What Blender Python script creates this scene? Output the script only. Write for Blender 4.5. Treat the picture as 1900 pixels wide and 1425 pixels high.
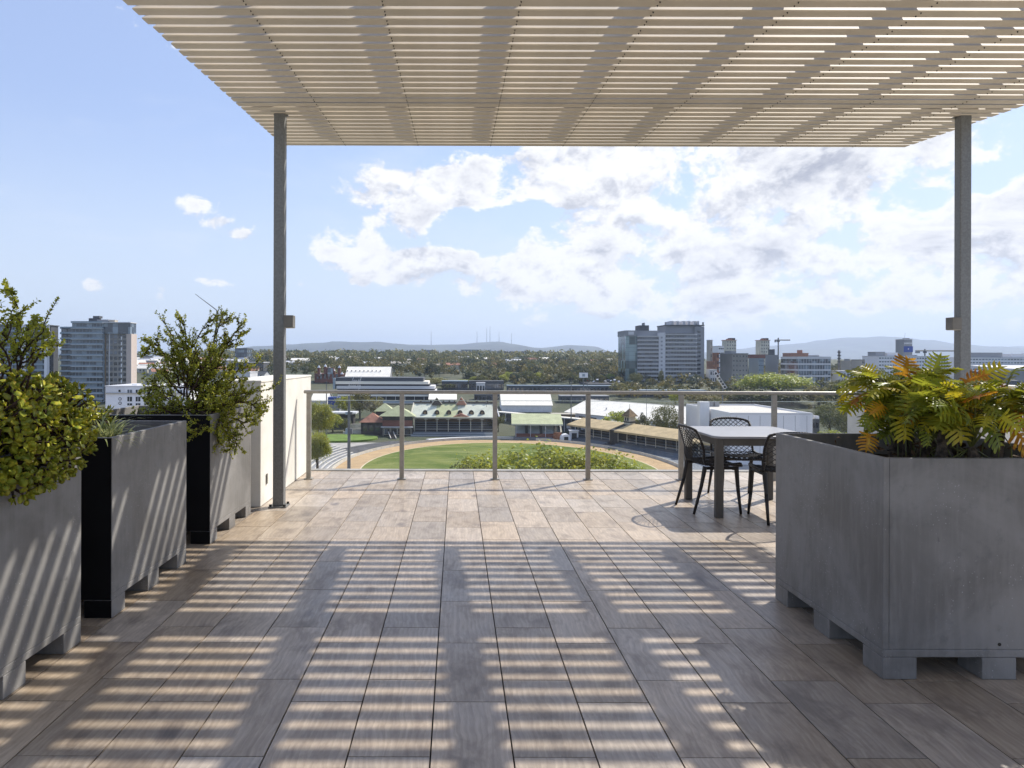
import bpy, bmesh, math, random
from math import sin, cos, pi, radians, atan2, sqrt
from mathutils import Vector, Matrix, Euler, noise as mnoise
for o in list(bpy.data.objects): bpy.data.objects.remove(o)
SC = bpy.context.scene
COL = SC.collection
# ------------------------------------------------------------------ camera
EYE = 1.44
FPX = 1282.0
cam_d = bpy.data.cameras.new("camera"); cam = bpy.data.objects.new("camera", cam_d); COL.objects.link(cam)
cam.location = (0, 0, EYE); cam.rotation_euler = (pi/2, -0.003, 0)
cam_d.sensor_width = 36; cam_d.lens = 36*FPX/1900
cam_d.shift_x = (950-848)/1900; cam_d.shift_y = -(712.5-665)/1900
cam_d.clip_start = 0.05; cam_d.clip_end = 60000
SC.camera = cam
# ------------------------------------------------------------------ sun and sky
SUNV = Vector((0.73, 0.66, 1.0)).normalized()          # towards the sun
sun_d = bpy.data.lights.new("sun", 'SUN'); sun = bpy.data.objects.new("sun", sun_d); COL.objects.link(sun)
sun_d.energy = 3.25; sun_d.angle = radians(0.5); sun_d.color = (1.0, 0.94, 0.85)
sun.rotation_euler = (-SUNV).to_track_quat('-Z', 'Y').to_euler(); sun.location = (20, 20, 40)
SC.view_settings.view_transform = 'Standard'; SC.view_settings.look = 'None'
SC.view_settings.gamma = 1; SC.view_settings.use_curve_mapping = False
SC.view_settings.exposure = 1.0
SC.cycles.use_denoising = True
SC.cycles.max_bounces = 7; SC.cycles.diffuse_bounces = 4; SC.cycles.transparent_max_bounces = 12
SC.cycles.volume_bounces = 0; SC.cycles.sample_clamp_indirect = 4
world = bpy.data.worlds.new("World"); SC.world = world; world.use_nodes = True

class NT:
    """tiny helper to write node trees"""
    def __init__(s, nt): s.nt = nt; s.n = nt.nodes; s.l = nt.links
    def new(s, t, **k):
        n = s.n.new(t)
        for a, b in k.items(): setattr(n, a, b)
        return n
    def put(s, sock, v):
        if isinstance(v, bpy.types.NodeSocket): s.l.new(v, sock)
        elif v is not None:
            try: sock.default_value = v
            except Exception: sock.default_value = tuple(v) + (1,)
    def m(s, op, a, b=None, c=None, clamp=False):
        n = s.new('ShaderNodeMath', operation=op); n.use_clamp = clamp
        s.put(n.inputs[0], a)
        if b is not None: s.put(n.inputs[1], b)
        if c is not None: s.put(n.inputs[2], c)
        return n.outputs[0]
    def vm(s, op, a, b=None):
        n = s.new('ShaderNodeVectorMath', operation=op); s.put(n.inputs[0], a)
        if b is not None:
            if op == 'SCALE': s.put(n.inputs['Scale'], b)
            else: s.put(n.inputs[1], b)
        return n.outputs[0]
    def mr(s, v, a, b, c=0, d=1, smooth=True):
        n = s.new('ShaderNodeMapRange'); n.interpolation_type = 'SMOOTHSTEP' if smooth else 'LINEAR'
        s.put(n.inputs[0], v)
        for i, q in enumerate((a, b, c, d)): s.put(n.inputs[i+1], q)
        return n.outputs[0]
    def noise(s, vec, scale, detail=4, rough=.5, dist=0, out='Fac'):
        n = s.new('ShaderNodeTexNoise'); s.put(n.inputs['Vector'], vec); s.put(n.inputs['Scale'], scale)
        s.put(n.inputs['Detail'], detail); s.put(n.inputs['Roughness'], rough); s.put(n.inputs['Distortion'], dist)
        return n.outputs[out]
    def mix(s, f, a, b, mode='MIX'):
        n = s.new('ShaderNodeMix', data_type='RGBA', blend_type=mode)
        s.put(n.inputs[0], f); s.put(n.inputs[6], c4(a)); s.put(n.inputs[7], c4(b)); return n.outputs[2]
    def ramp(s, f, stops):
        n = s.new('ShaderNodeValToRGB'); s.put(n.inputs[0], f)
        e = n.color_ramp.elements
        while len(e) < len(stops): e.new(.5)
        for i, (p, c) in enumerate(stops): e[i].position = p; e[i].color = c4(c)
        return n.outputs[0]
def c4(c):
    if isinstance(c, (tuple, list)) and len(c) == 3: return tuple(c) + (1,)
    return c

def build_world():
    w = NT(world.node_tree)
    for n in list(w.n): w.n.remove(n)
    out = w.new('ShaderNodeOutputWorld'); bg = w.new('ShaderNodeBackground'); w.l.new(bg.outputs[0], out.inputs[0])
    bg.inputs[1].default_value = 0.105
    sky = w.new('ShaderNodeTexSky', sky_type='NISHITA'); sky.sun_disc = False
    sky.sun_elevation = math.asin(SUNV.z); sky.sun_rotation = atan2(SUNV.x, SUNV.y)
    sky.air_density = 1.0; sky.dust_density = 0.6; sky.ozone_density = 1.6; sky.altitude = 0
    d = w.new('ShaderNodeTexCoord').outputs['Generated']
    sp = w.new('ShaderNodeSeparateXYZ'); w.l.new(d, sp.inputs[0])
    x, y, z = sp.outputs
    az = w.m('ARCTAN2', x, y)
    hyp = w.m('SQRT', w.m('ADD', w.m('MULTIPLY', x, x), w.m('MULTIPLY', y, y)))
    t = w.m('DIVIDE', z, w.m('MAXIMUM', hyp, .02))
    def pt(px, py):
        a = math.atan((px-848)/FPX); return a, (665-py)/FPX*cos(a)
    # cloud banks, as soft ellipses in azimuth / elevation
    banks = [ (665,455,80,50,1.1), (735,395,105,50,1.15), (850,350,150,46,1.15), (960,325,120,46,1.15), (1060,312,150,50,1.15), (1180,300,150,50,1.1),
              (790,495,140,42,1.1), (950,515,150,46,1.15), (1080,460,170,95,1.2), (1160,395,170,100,1.2), (1290,450,230,120,1.3),
              (1400,370,220,120,1.3), (1560,400,240,130,1.25), (1500,290,280,70,1.2), (1700,480,280,80,1.2), (1850,430,190,95,1.2), (1780,275,130,60,1.0),
              (2050,380,200,150,1.0), (1880,240,90,40,.7), (1640,560,300,25,.45), (1900,590,300,30,.4),
              (362,385,40,30,.60), (400,415,40,16,.56), (445,437,44,15,.62), (170,532,30,16,.9), (400,525,44,11,.7), (465,525,20,12,.7), (300,548,20,24,.72), (568,528,26,9,.9), (672,518,24,18,.95), (1735,370,60,30,1.0),
              (900,590,500,12,.25), (2600,100,700,400,.9), (-900,-400,500,150,.8) ]
    mask = None
    for (px, py, rx, ry, amp) in banks:
        a0, t0 = pt(px, py); ra = rx/FPX*cos(a0)**2*1.15; rt = ry/FPX*1.15
        dx = w.m('DIVIDE', w.m('SUBTRACT', az, a0), ra); dy = w.m('DIVIDE', w.m('SUBTRACT', t, t0), rt)
        r2 = w.m('ADD', w.m('MULTIPLY', dx, dx), w.m('MULTIPLY', dy, dy))
        g = w.m('MULTIPLY', w.m('POWER', 2.718, w.m('MULTIPLY', r2, -0.75)), amp)
        mask = g if mask is None else w.m('SMOOTH_MAX', mask, g, .15)
    hole = None
    for (px, py, rx, ry, amp) in [(850,425,95,24,.75), (985,395,45,16,.5), (1690,375,60,22,.35), (1120,360,40,25,.25), (1840,330,50,22,.5), (770,448,60,14,.4)]:
        a0, t0 = pt(px, py); ra = rx/FPX*cos(a0)**2*1.15; rt = ry/FPX*1.15
        dx = w.m('DIVIDE', w.m('SUBTRACT', az, a0), ra); dy = w.m('DIVIDE', w.m('SUBTRACT', t, t0), rt)
        r2 = w.m('ADD', w.m('MULTIPLY', dx, dx), w.m('MULTIPLY', dy, dy))
        g = w.m('MULTIPLY', w.m('POWER', 2.718, w.m('MULTIPLY', r2, -0.75)), amp)
        hole = g if hole is None else w.m('MAXIMUM', hole, g)
    mask = w.m('SUBTRACT', mask, hole)
    def dens(off):
        v = w.vm('ADD', d, off) if off else d
        v = w.vm('MULTIPLY', v, (1, 1, 1.5))
        n1 = w.noise(v, 7.5, 9, .6, .25)
        n2 = w.noise(v, 24, 8, .66, .4)
        n = w.m('ADD', w.m('MULTIPLY', n1, .67), w.m('MULTIPLY', n2, .33))
        return w.m('ADD', w.m('MULTIPLY', w.m('SUBTRACT', n, .5), 3.3), w.m('SUBTRACT', w.m('MINIMUM', mask, .79), .545))
    d1 = dens(None)
    s = SUNV*0.016
    d2 = dens((s.x, s.y*.3, s.z*1.6))
    alpha = w.mr(d1, -.05, .17)
    selfsh = w.mr(w.m('SUBTRACT', d2, d1), -.12, .36, 0, 1)
    broad = w.mr(w.noise(w.vm('MULTIPLY', w.vm('ADD', d, (.31, .12, .77)), (1, 1, 1.9)), 5.2, 6, .62, .5), .40, .60)
    grey = w.m('MULTIPLY', broad, w.mr(d1, .12, .55))
    sh = w.m('SUBTRACT', w.m('SUBTRACT', 1.0, w.m('MULTIPLY', grey, .62)), w.m('MULTIPLY', selfsh, .60), clamp=True)
    cc = w.ramp(sh, [(0.0, (2.2,2.3,2.75)), (.30, (2.8,2.9,3.3)), (.60, (4.0,4.05,4.3)), (1.0, (5.2,5.2,5.2))])
    # pale haze low in the sky
    low = w.mr(t, 0.0, .36, .8, 0)
    skyc = w.mix(.60, sky.outputs[0], (2.25, 2.75, 4.35))
    skyc = w.mix(low, skyc, (3.7, 4.2, 4.85))
    wisp = w.mr(w.noise(w.vm('MULTIPLY', d, (1, 1, 3.5)), 4.5, 7, .62, .3), .5, .78, 0, .32)
    skyc = w.mix(w.m('MULTIPLY', wisp, w.mr(t, .0, .5, 1, .3)), skyc, (4.4, 4.6, 5.0))
    fin = w.mix(w.m('MULTIPLY', alpha, w.mr(t, .0, .07, .0, 1)), skyc, cc)
    w.l.new(fin, bg.inputs[0])
build_world()

# ------------------------------------------------------------------ materials
def mat(name, col, rough=.7, metal=0, var=.15, scale=5, col2=None, bump=0, bscale=None, stretch=(1,1,1), spec=.4, rand=0, coord='Object', detail=5):
    m = bpy.data.materials.new(name); m.use_nodes = True
    w = NT(m.node_tree); b = w.n['Principled BSDF']
    tc = w.new('ShaderNodeTexCoord').outputs[coord]
    v = w.vm('MULTIPLY', tc, stretch)
    f = w.noise(v, scale, detail, .6)
    c2 = col2 or tuple(q*(1-var*1.6) for q in col)
    c1 = col if col2 else tuple(min(1, q*(1+var)) for q in col)
    colr = w.mix(w.mr(f, .3, .7), c2, c1)
    if rand:
        oi = w.new('ShaderNodeObjectInfo')
        hs = w.new('ShaderNodeHueSaturation'); w.l.new(colr, hs.inputs['Color'])
        w.put(hs.inputs['Value'], w.mr(oi.outputs['Random'], 0, 1, 1-rand, 1+rand, False)); colr = hs.outputs[0]
    w.put(b.inputs['Base Color'], colr); b.inputs['Roughness'].default_value = rough; b.inputs['Metallic'].default_value = metal
    b.inputs['Specular IOR Level'].default_value = spec
    if bump:
        bp = w.new('ShaderNodeBump'); bp.inputs['Strength'].default_value = bump; bp.inputs['Distance'].default_value = .02
        w.l.new(w.noise(v, bscale or scale*6, 4, .6), bp.inputs['Height']); w.l.new(bp.outputs[0], b.inputs['Normal'])
    return m

def mat_tile():
    m = bpy.data.materials.new("timber_look_porcelain"); m.use_nodes = True
    w = NT(m.node_tree); b = w.n['Principled BSDF']
    oi = w.new('ShaderNodeObjectInfo'); g = w.new('ShaderNodeNewGeometry')
    r = oi.outputs['Random']
    off = w.new('ShaderNodeCombineXYZ'); w.put(off.inputs[0], w.m('MULTIPLY', r, 37.0)); w.put(off.inputs[1], w.m('MULTIPLY', r, 91.0)); w.put(off.inputs[2], w.m('MULTIPLY', r, 53.0))
    p = w.vm('ADD', g.outputs['Position'], off.outputs[0])
    # large knotty figure bends the grain
    warp = w.noise(p, 3.0, 2, .5, 0, 'Color')
    pv = w.vm('ADD', w.vm('MULTIPLY', p, (1, .15, 1)), w.vm('SCALE', warp, .085))
    grain = w.noise(pv, 40, 7, .64, .35)
    fine = w.noise(w.vm('MULTIPLY', p, (1, .10, 1)), 190, 3, .6)
    rings = w.new('ShaderNodeTexWave', wave_type='BANDS', bands_direction='X', wave_profile='SAW')
    w.l.new(pv, rings.inputs['Vector']); rings.inputs['Scale'].default_value = 13; rings.inputs['Distortion'].default_value = 3.2; rings.inputs['Detail'].default_value = 3; rings.inputs['Detail Scale'].default_value = 1.4
    patch = w.noise(w.vm('MULTIPLY', p, (1, .6, 1)), 5.5, 4, .6, .5)
    knot = w.new('ShaderNodeTexVoronoi'); w.l.new(w.vm('MULTIPLY', p, (1, .62, 1)), knot.inputs['Vector']); knot.inputs['Scale'].default_value = 2.9; knot.inputs['Randomness'].default_value = 1
    kd = w.m('ADD', knot.outputs['Distance'], w.m('MULTIPLY', w.m('SUBTRACT', grain, .5), .16))
    kn = w.mr(kd, .03, .20, 1, 0)
    c = w.mix(w.mr(grain, .18, .80), (.265, .206, .148), (.505, .418, .318))
    c = w.mix(w.m('MULTIPLY', w.mr(rings.outputs['Fac'], .1, 1), .28), c, (.215, .162, .122))
    c = w.mix(w.m('MULTIPLY', w.mr(patch, .48, .72), .62), c, (.150, .118, .095))
    c = w.mix(w.m('MULTIPLY', w.mr(fine, .5, .8), .12), c, (.43, .355, .275))
    c = w.mix(w.m('MULTIPLY', kn, .62), c, (.070, .052, .046))
    hs = w.new('ShaderNodeHueSaturation'); w.l.new(c, hs.inputs['Color'])
    w.put(hs.inputs['Value'], w.mr(r, 0, 1, .80, 1.16, False)); w.put(hs.inputs['Saturation'], w.mr(w.m('FRACT', w.m('MULTIPLY', r, 7.3)), 0, 1, .75, 1.12, False))
    w.l.new(hs.outputs[0], b.inputs['Base Color'])
    w.put(b.inputs['Roughness'], w.mr(patch, .3, .7, .34, .48)); b.inputs['Specular IOR Level'].default_value = .75
    bp = w.new('ShaderNodeBump'); bp.inputs['Strength'].default_value = .22; bp.inputs['Distance'].default_value = .002
    w.l.new(grain, bp.inputs['Height']); w.l.new(bp.outputs[0], b.inputs['Normal'])
    return m

def mat_planter():
    m = bpy.data.materials.new("charcoal_fibre_concrete"); m.use_nodes = True
    w = NT(m.node_tree); b = w.n['Principled BSDF']
    g = w.new('ShaderNodeNewGeometry').outputs['Position']
    big = w.noise(g, 2.2, 5, .6, .6)
    brush = w.noise(w.vm('MULTIPLY', g, (1, 1, .12)), 34, 5, .65)
    mot = w.noise(g, 14, 5, .65)
    c = w.mix(w.mr(big, .3, .7), (.142, .136, .128), (.252, .243, .231))
    c = w.mix(w.m('MULTIPLY', w.mr(brush, .35, .8), .40), c, (.285, .277, .265))
    c = w.mix(w.m('MULTIPLY', w.mr(mot, .55, .8), .45), c, (.10, .10, .104))
    sp = w.new('ShaderNodeTexVoronoi'); w.l.new(g, sp.inputs['Vector']); sp.inputs['Scale'].default_value = 55
    dots = w.m('MULTIPLY', w.mr(sp.outputs['Distance'], .05, .2, 1, 0), w.mr(w.noise(g, 3.3, 3, .6), .46, .6))
    c = w.mix(w.m('MULTIPLY', dots, .9), c, (.42, .42, .42))
    # dull smears near the rim and a few scuffs
    sc = w.noise(w.vm('MULTIPLY', g, (1, 1, .45)), 7, 3, .7, 1.2)
    c = w.mix(w.mr(sc, .66, .78, 0, .55), c, (.04, .04, .045))
    w.l.new(c, b.inputs['Base Color']); w.put(b.inputs['Roughness'], w.mr(big, .3, .7, .50, .66)); b.inputs['Specular IOR Level'].default_value = .4
    bp = w.new('ShaderNodeBump'); bp.inputs['Strength'].default_value = .25; bp.inputs['Distance'].default_value = .003
    w.l.new(mot, bp.inputs['Height']); w.l.new(bp.outputs[0], b.inputs['Normal'])
    return m

def mat_leaf(name, base, young, dark, rim=None, trans=.32, rough=.38, nscale=9, objrand=0, spec=.5):
    """leaf: hue varies from leaf to leaf (noise on position), an optional coloured rim comes from a vertex attribute"""
    m = bpy.data.materials.new(name); m.use_nodes = True
    w = NT(m.node_tree); b = w.n['Principled BSDF']; out = w.n['Material Output']
    g = w.new('ShaderNodeNewGeometry').outputs['Position']
    n = w.noise(g, nscale, 3, .6); n2 = w.noise(g, nscale*3.7, 2, .5)
    c = w.mix(w.mr(n, .34, .62), dark, base)
    c = w.mix(w.m('MULTIPLY', w.mr(n2, .48, .68), .75), c, young)
    if rim is not None:
        at = w.new('ShaderNodeAttribute'); at.attribute_name = 'rim'
        c = w.mix(w.m('MULTIPLY', w.mr(at.outputs['Fac'], .6, 1.0), w.mr(n, .4, .65, .1, .65)), c, rim)
    if objrand:
        oi = w.new('ShaderNodeObjectInfo'); hs = w.new('ShaderNodeHueSaturation'); w.l.new(c, hs.inputs['Color'])
        w.put(hs.inputs['Value'], w.mr(oi.outputs['Random'], 0, 1, 1-objrand, 1+objrand, False))
        w.put(hs.inputs['Hue'], w.mr(w.m('FRACT', w.m('MULTIPLY', oi.outputs['Random'], 5.7)), 0, 1, .482, .515, False)); c = hs.outputs[0]
    w.put(b.inputs['Base Color'], c); b.inputs['Roughness'].default_value = rough; b.inputs['Specular IOR Level'].default_value = spec
    if trans:
        tr = w.new('ShaderNodeBsdfTranslucent'); w.put(tr.inputs['Color'], w.mix(.5, c, young))
        mx = w.new('ShaderNodeMixShader'); mx.inputs[0].default_value = trans
        w.l.new(b.outputs[0], mx.inputs[1]); w.l.new(tr.outputs[0], mx.inputs[2]); w.l.new(mx.outputs[0], out.inputs[0])
    return m

def mat_glass_pane():
    m = bpy.data.materials.new("clear_safety_glass"); m.use_nodes = True
    w = NT(m.node_tree); out = w.n['Material Output']; w.n.remove(w.n['Principled BSDF'])
    tr = w.new('ShaderNodeBsdfTransparent'); tr.inputs[0].default_value = (.985, .99, .985, 1)
    gl = w.new('ShaderNodeBsdfGlossy'); gl.inputs['Roughness'].default_value = .02
    fr = w.new('ShaderNodeFresnel'); fr.inputs[0].default_value = 1.45
    df = w.new('ShaderNodeBsdfDiffuse'); df.inputs[0].default_value = (.7, .74, .7, 1)
    g = w.new('ShaderNodeNewGeometry').outputs['Position']
    mx = w.new('ShaderNodeMixShader'); w.put(mx.inputs[0], w.m('MULTIPLY', w.m('MULTIPLY', fr.outputs[0], .8), w.m('SUBTRACT', 1.0, w.new('ShaderNodeNewGeometry').outputs['Backfacing']))); w.l.new(tr.outputs[0], mx.inputs[1]); w.l.new(gl.outputs[0], mx.inputs[2])
    m2 = w.new('ShaderNodeMixShader'); w.put(m2.inputs[0], w.mr(w.noise(w.vm('MULTIPLY', g, (1, 1, .5)), 3, 6, .7), .45, .8, .002, .02)); w.l.new(mx.outputs[0], m2.inputs[1]); w.l.new(df.outputs[0], m2.inputs[2])
    w.l.new(m2.outputs[0], out.inputs[0])
    return m

def mat_facade_glass(name, dark, light, cell=(3.2, 3.2, 3.4), rough=.12, share=.45):
    """window glass whose tint changes from room to room"""
    m = bpy.data.materials.new(name); m.use_nodes = True
    w = NT(m.node_tree); b = w.n['Principled BSDF']
    g = w.new('ShaderNodeNewGeometry').outputs['Position']
    q = w.vm('FLOOR', w.vm('DIVIDE', g, cell))
    wn = w.new('ShaderNodeTexWhiteNoise', noise_dimensions='3D'); w.l.new(q, wn.inputs['Vector'])
    c = w.mix(w.mr(wn.outputs['Value'], share, 1.0), dark, light)
    w.put(b.inputs['Base Color'], c); b.inputs['Roughness'].default_value = rough; b.inputs['Specular IOR Level'].default_value = .9
    return m

M = {}
M['tile'] = mat_tile()
M['planter'] = mat_planter()
M['grout'] = mat("dark_grout", (.055,.048,.042), .9)
M['soil'] = mat("potting_soil", (.035,.024,.016), .95, var=.4, scale=30, bump=.8)
M['slab'] = mat("terrace_concrete", (.30,.29,.28), .8)
M['render_white'] = mat("painted_render", (.72,.695,.63), .8, var=.06, scale=3, bump=.15, bscale=90)
M['steel'] = mat("galvanised_steel", (.21,.215,.21), .5, metal=.3, var=.10, scale=60, bump=.06, bscale=120)
M['rail'] = mat("brushed_grey_rail", (.33,.315,.285), .42, metal=.35, var=.08, scale=20)
M['box_paint'] = mat("taupe_lamp_paint", (.17,.16,.14), .5)
M['louvre'] = mat("beige_powder_coat", (.55,.485,.385), .7, var=.07, scale=2.2, spec=.12)
M['screw'] = mat("dark_screw", (.02,.018,.015), .5)
M['glass'] = mat_glass_pane()
M['edge'] = mat('polished_glass_edge', (.50,.60,.56), .2, spec=.8)
M['table_top'] = mat("pale_grey_resin", (.30,.31,.335), .35, var=.03, scale=8)
M['table_leg'] = mat("taupe_resin", (.085,.078,.068), .5, var=.08)
M['chair'] = mat("black_resin", (.017,.015,.014), .42, var=.1, scale=30)

# ------------------------------------------------------------------ object helpers
def tagit(o, label=None, cat=None, group=None, kind=None):
    if label: o['label'] = label
    if cat: o['category'] = cat
    if group: o['group'] = group
    if kind: o['kind'] = kind
    return o
def empty(name, loc=(0,0,0), label=None, cat=None, group=None, rz=0, kind=None):
    o = bpy.data.objects.new(name, None); COL.objects.link(o); o.location = loc; o.rotation_euler = (0,0,rz); o.empty_display_size = .2
    return tagit(o, label, cat, group, kind)
class MB:
    """mesh collector"""
    def __init__(s): s.v = []; s.f = []; s.mi = []; s.cur = 0; s.att = None
    def add(s, vs, fs):
        b = len(s.v); s.v.extend(tuple(v) for v in vs); s.f.extend(tuple(i+b for i in f) for f in fs); s.mi.extend([s.cur]*len(fs))
    def box(s, x0, x1, y0, y1, z0, z1, mtx=None):
        vs = [(x,y,z) for z in (z0,z1) for y in (y0,y1) for x in (x0,x1)]
        if mtx: vs = [mtx @ Vector(v) for v in vs]
        s.add(vs, [(0,2,3,1),(4,5,7,6),(0,1,5,4),(2,6,7,3),(0,4,6,2),(1,3,7,5)])
        return s
    def tube(s, p0, p1, r0, r1=None, n=6, caps=True):
        r1 = r0 if r1 is None else r1
        p0 = Vector(p0); p1 = Vector(p1); d = (p1-p0)
        if d.length < 1e-6: return s
        q = d.to_track_quat('Z', 'Y').to_matrix()
        vs = []
        for (p, r) in ((p0, r0), (p1, r1)):
            for i in range(n):
                a = 2*pi*i/n; vs.append(p + q @ Vector((cos(a)*r, sin(a)*r, 0)))
        fs = [(i, (i+1)%n, n+(i+1)%n, n+i) for i in range(n)]
        if caps: fs += [tuple(range(n-1,-1,-1)), tuple(range(n, 2*n))]
        s.add(vs, fs); return s
    def path(s, pts, radii, n=5):
        for i in range(len(pts)-1): s.tube(pts[i], pts[i+1], radii[i], radii[i+1], n, caps=(i == len(pts)-2))
        return s
    def prism(s, poly, z0, z1):
        n = len(poly)
        vs = [(x,y,z0) for x,y in poly] + [(x,y,z1) for x,y in poly]
        s.add(vs, [tuple(range(n-1,-1,-1)), tuple(range(n,2*n))] + [(i,(i+1)%n,n+(i+1)%n,n+i) for i in range(n)])
        return s
    def poly(s, vs): s.add(vs, [tuple(range(len(vs)))]); return s
    def slab(s, vs, th):
        """thick sheet: vs are its top corners in order, th its thickness downwards"""
        n = len(vs); top = [Vector(v) for v in vs]; bot = [v - Vector((0,0,th)) for v in top]
        s.add(top+bot, [tuple(range(n)), tuple(range(2*n-1, n-1, -1))] + [(i, n+i, n+(i+1)%n, (i+1)%n) for i in range(n)])
        return s
    def mesh(s, name, mats):
        me = bpy.data.meshes.new(name); me.from_pydata(s.v, [], s.f)
        for m in (mats if isinstance(mats, (list, tuple)) else [mats]): me.materials.append(m)
        if any(s.mi): me.polygons.foreach_set('material_index', s.mi)
        if s.att:
            a = me.attributes.new('rim', 'FLOAT', 'POINT'); a.data.foreach_set('value', s.att)
        me.update(); return me
    def build(s, name, mats, parent=None, smooth=False, bevel=0, **tags):
        me = s.mesh(name, mats); o = bpy.data.objects.new(name, me); COL.objects.link(o)
        if parent is not None: o.parent = parent
        if smooth: me.polygons.foreach_set('use_smooth', [True]*len(me.polygons))
        if bevel:
            b = o.modifiers.new('bevel', 'BEVEL'); b.width = bevel; b.segments = 2; b.limit_method = 'ANGLE'
        tagit(o, **tags); return o
def link(name, me, parent=None, loc=None, rot=None, scale=None, mtx=None):
    o = bpy.data.objects.new(name, me); COL.objects.link(o)
    if parent is not None: o.parent = parent
    if mtx is not None: o.matrix_basis = mtx
    else:
        if loc: o.location = loc
        if rot: o.rotation_euler = rot
        if scale: o.scale = scale
    return o
UNIT = {}
def cube(name, mname, parent, x0, x1, y0, y1, z0, z1, rz=0, pivot=(0,0)):
    """a shared unit box stretched to size; rz turns it about pivot"""
    if mname not in UNIT: UNIT[mname] = MB().box(-.5,.5,-.5,.5,-.5,.5).mesh("box_"+mname, M[mname])
    cx, cy = (x0+x1)/2, (y0+y1)/2
    if rz:
        dx, dy = cx-pivot[0], cy-pivot[1]; cx = pivot[0]+dx*cos(rz)-dy*sin(rz); cy = pivot[1]+dx*sin(rz)+dy*cos(rz)
    return link(name, UNIT[mname], parent, (cx, cy, (z0+z1)/2), (0,0,rz), (x1-x0, y1-y0, z1-z0))
def WX(px, Y): return (px-848)/FPX*Y
def WZ(py, Y): return EYE + (665-py)/FPX*Y
rnd = random.Random(7)

# ================================================================== TERRACE
terr = MB(); terr.box(-3.4, 5.9, -3.5, 8.93, -.30, -.012)
floor = terr.build('terrace_floor', [M['grout']], kind='structure')
tile_me = MB().box(-.1470, .1470, -.2975, .2975, -.010, 0).mesh('floor_tile', M['tile'])
TW, TL = .300, .600
extra = MB(); ntile = 0
for k in range(-11, 20):
    x = -.092 + TW*(k+.5)
    y0 = 2.496 + (.4 if k % 2 == 0 else 0)
    for j in range(-9, 12):
        ya, yb = y0 + TL*j, y0 + TL*(j+1)
        yb = min(yb, 8.24)
        if yb - ya < .05: continue
        vis = yb > 2.3 and (x+.15)*FPX/yb > -870-40 and (x-.15)*FPX/ya < 1052+60 and -2.2 < x < 5.1
        if vis and ntile < 292:
            cy = (ya+yb)/2
            o = link('floor_tile', tile_me, floor, (x, cy, rnd.uniform(-.0006, .0006)))
            if yb - ya < TL-.01: o.scale = (1, (yb-ya-.004)/.5956, 1)
            ntile += 1
        else:
            extra.box(x-.1470, x+.1470, ya+.002, yb-.002, -.010, 0)
extra.build('floor_tile_field', M['tile'], floor, kind='stuff')
for k in range(-11, 20):                        # coping course along the outer edge
    x = -.092 + TW*(k+.5)
    cube('coping_tile', 'tile', floor, x-.1470, x+.1470, 8.244, 8.80, -.010, .001)
kerb = MB().box(-3.4, 5.9, 8.803, 8.93, -.011, .012).build('terrace_edge_trim', M['slab'], floor, bevel=.004)
bld = MB().box(-14, 16, -16, 8.9, -34.56, -.31).build('apartment_building', M['render_white'], label='pale rendered apartment block that carries the roof terrace', cat='building')

def parapet(name, x0, x1, y0, y1, h, label):
    e = empty(name, ((x0+x1)/2, (y0+y1)/2, 0), label, 'wall'); cx, cy = e.location.x, e.location.y
    MB().box(x0-cx, x1-cx, y0-cy, y1-cy, 0.002, h).build('rendered_wall', M['render_white'], e, bevel=.006)
    MB().box(x0-cx-.006, x1-cx+.006, y0-cy-.006, y1-cy+.006, h, h+.022).build('wall_capping', M['render_white'], e, bevel=.004)
    return e
wl = parapet('parapet_wall', -2.32, -1.89, 6.66, 8.94, 1.20, 'cream rendered parapet wall behind the left steel post and the spiky-branched shrub')
wr = parapet('parapet_wall', 5.05, 5.5, 6.66, 8.94, 1.17, 'pale rendered parapet wall behind the lobed-leaf plant at the right end of the balustrade')
w_out = MB().box(-.006, .0, -.02, .02, -.05, .05).box(-.010, -.006, -.011, .011, -.03, .03)
o = w_out.build('power_outlet', M['box_paint'], wl); o.location = (-1.89+2.105+.011, 6.86-7.8, .24)

# ------------------------------------------------------------------ balustrade
bal = empty('balustrade', (1.58, 8.22, 0), 'grey metal balustrade with clear glass panels along the outer edge of the terrace', 'railing')
BX = [-1.76 + 1.107*i for i in range(7)]
hr = MB().box(-1.82-1.58, 5.04-1.58, -.028, .028, 1.018, 1.058).build('handrail', M['rail'], bal, bevel=.012)
post_me = MB().box(-.026, .026, -.022, .022, 0, 1.018).box(-.05, .05, -.045, .045, .001, .012).mesh('baluster_post', M['rail'])
for bx in BX: link('baluster_post', post_me, bal, (bx-1.58, 0, 0))
for i in range(6):
    x0, x1 = BX[i]+.028-1.58, BX[i+1]-.028-1.58
    gp = MB().box(x0, x1, -.005, .005, .06, .935).build('glass_panel', M['glass'], bal)
    MB().box(x0, x1, -.0055, .0055, .9352, .941).build('polished_edge', M['edge'], gp)

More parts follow.
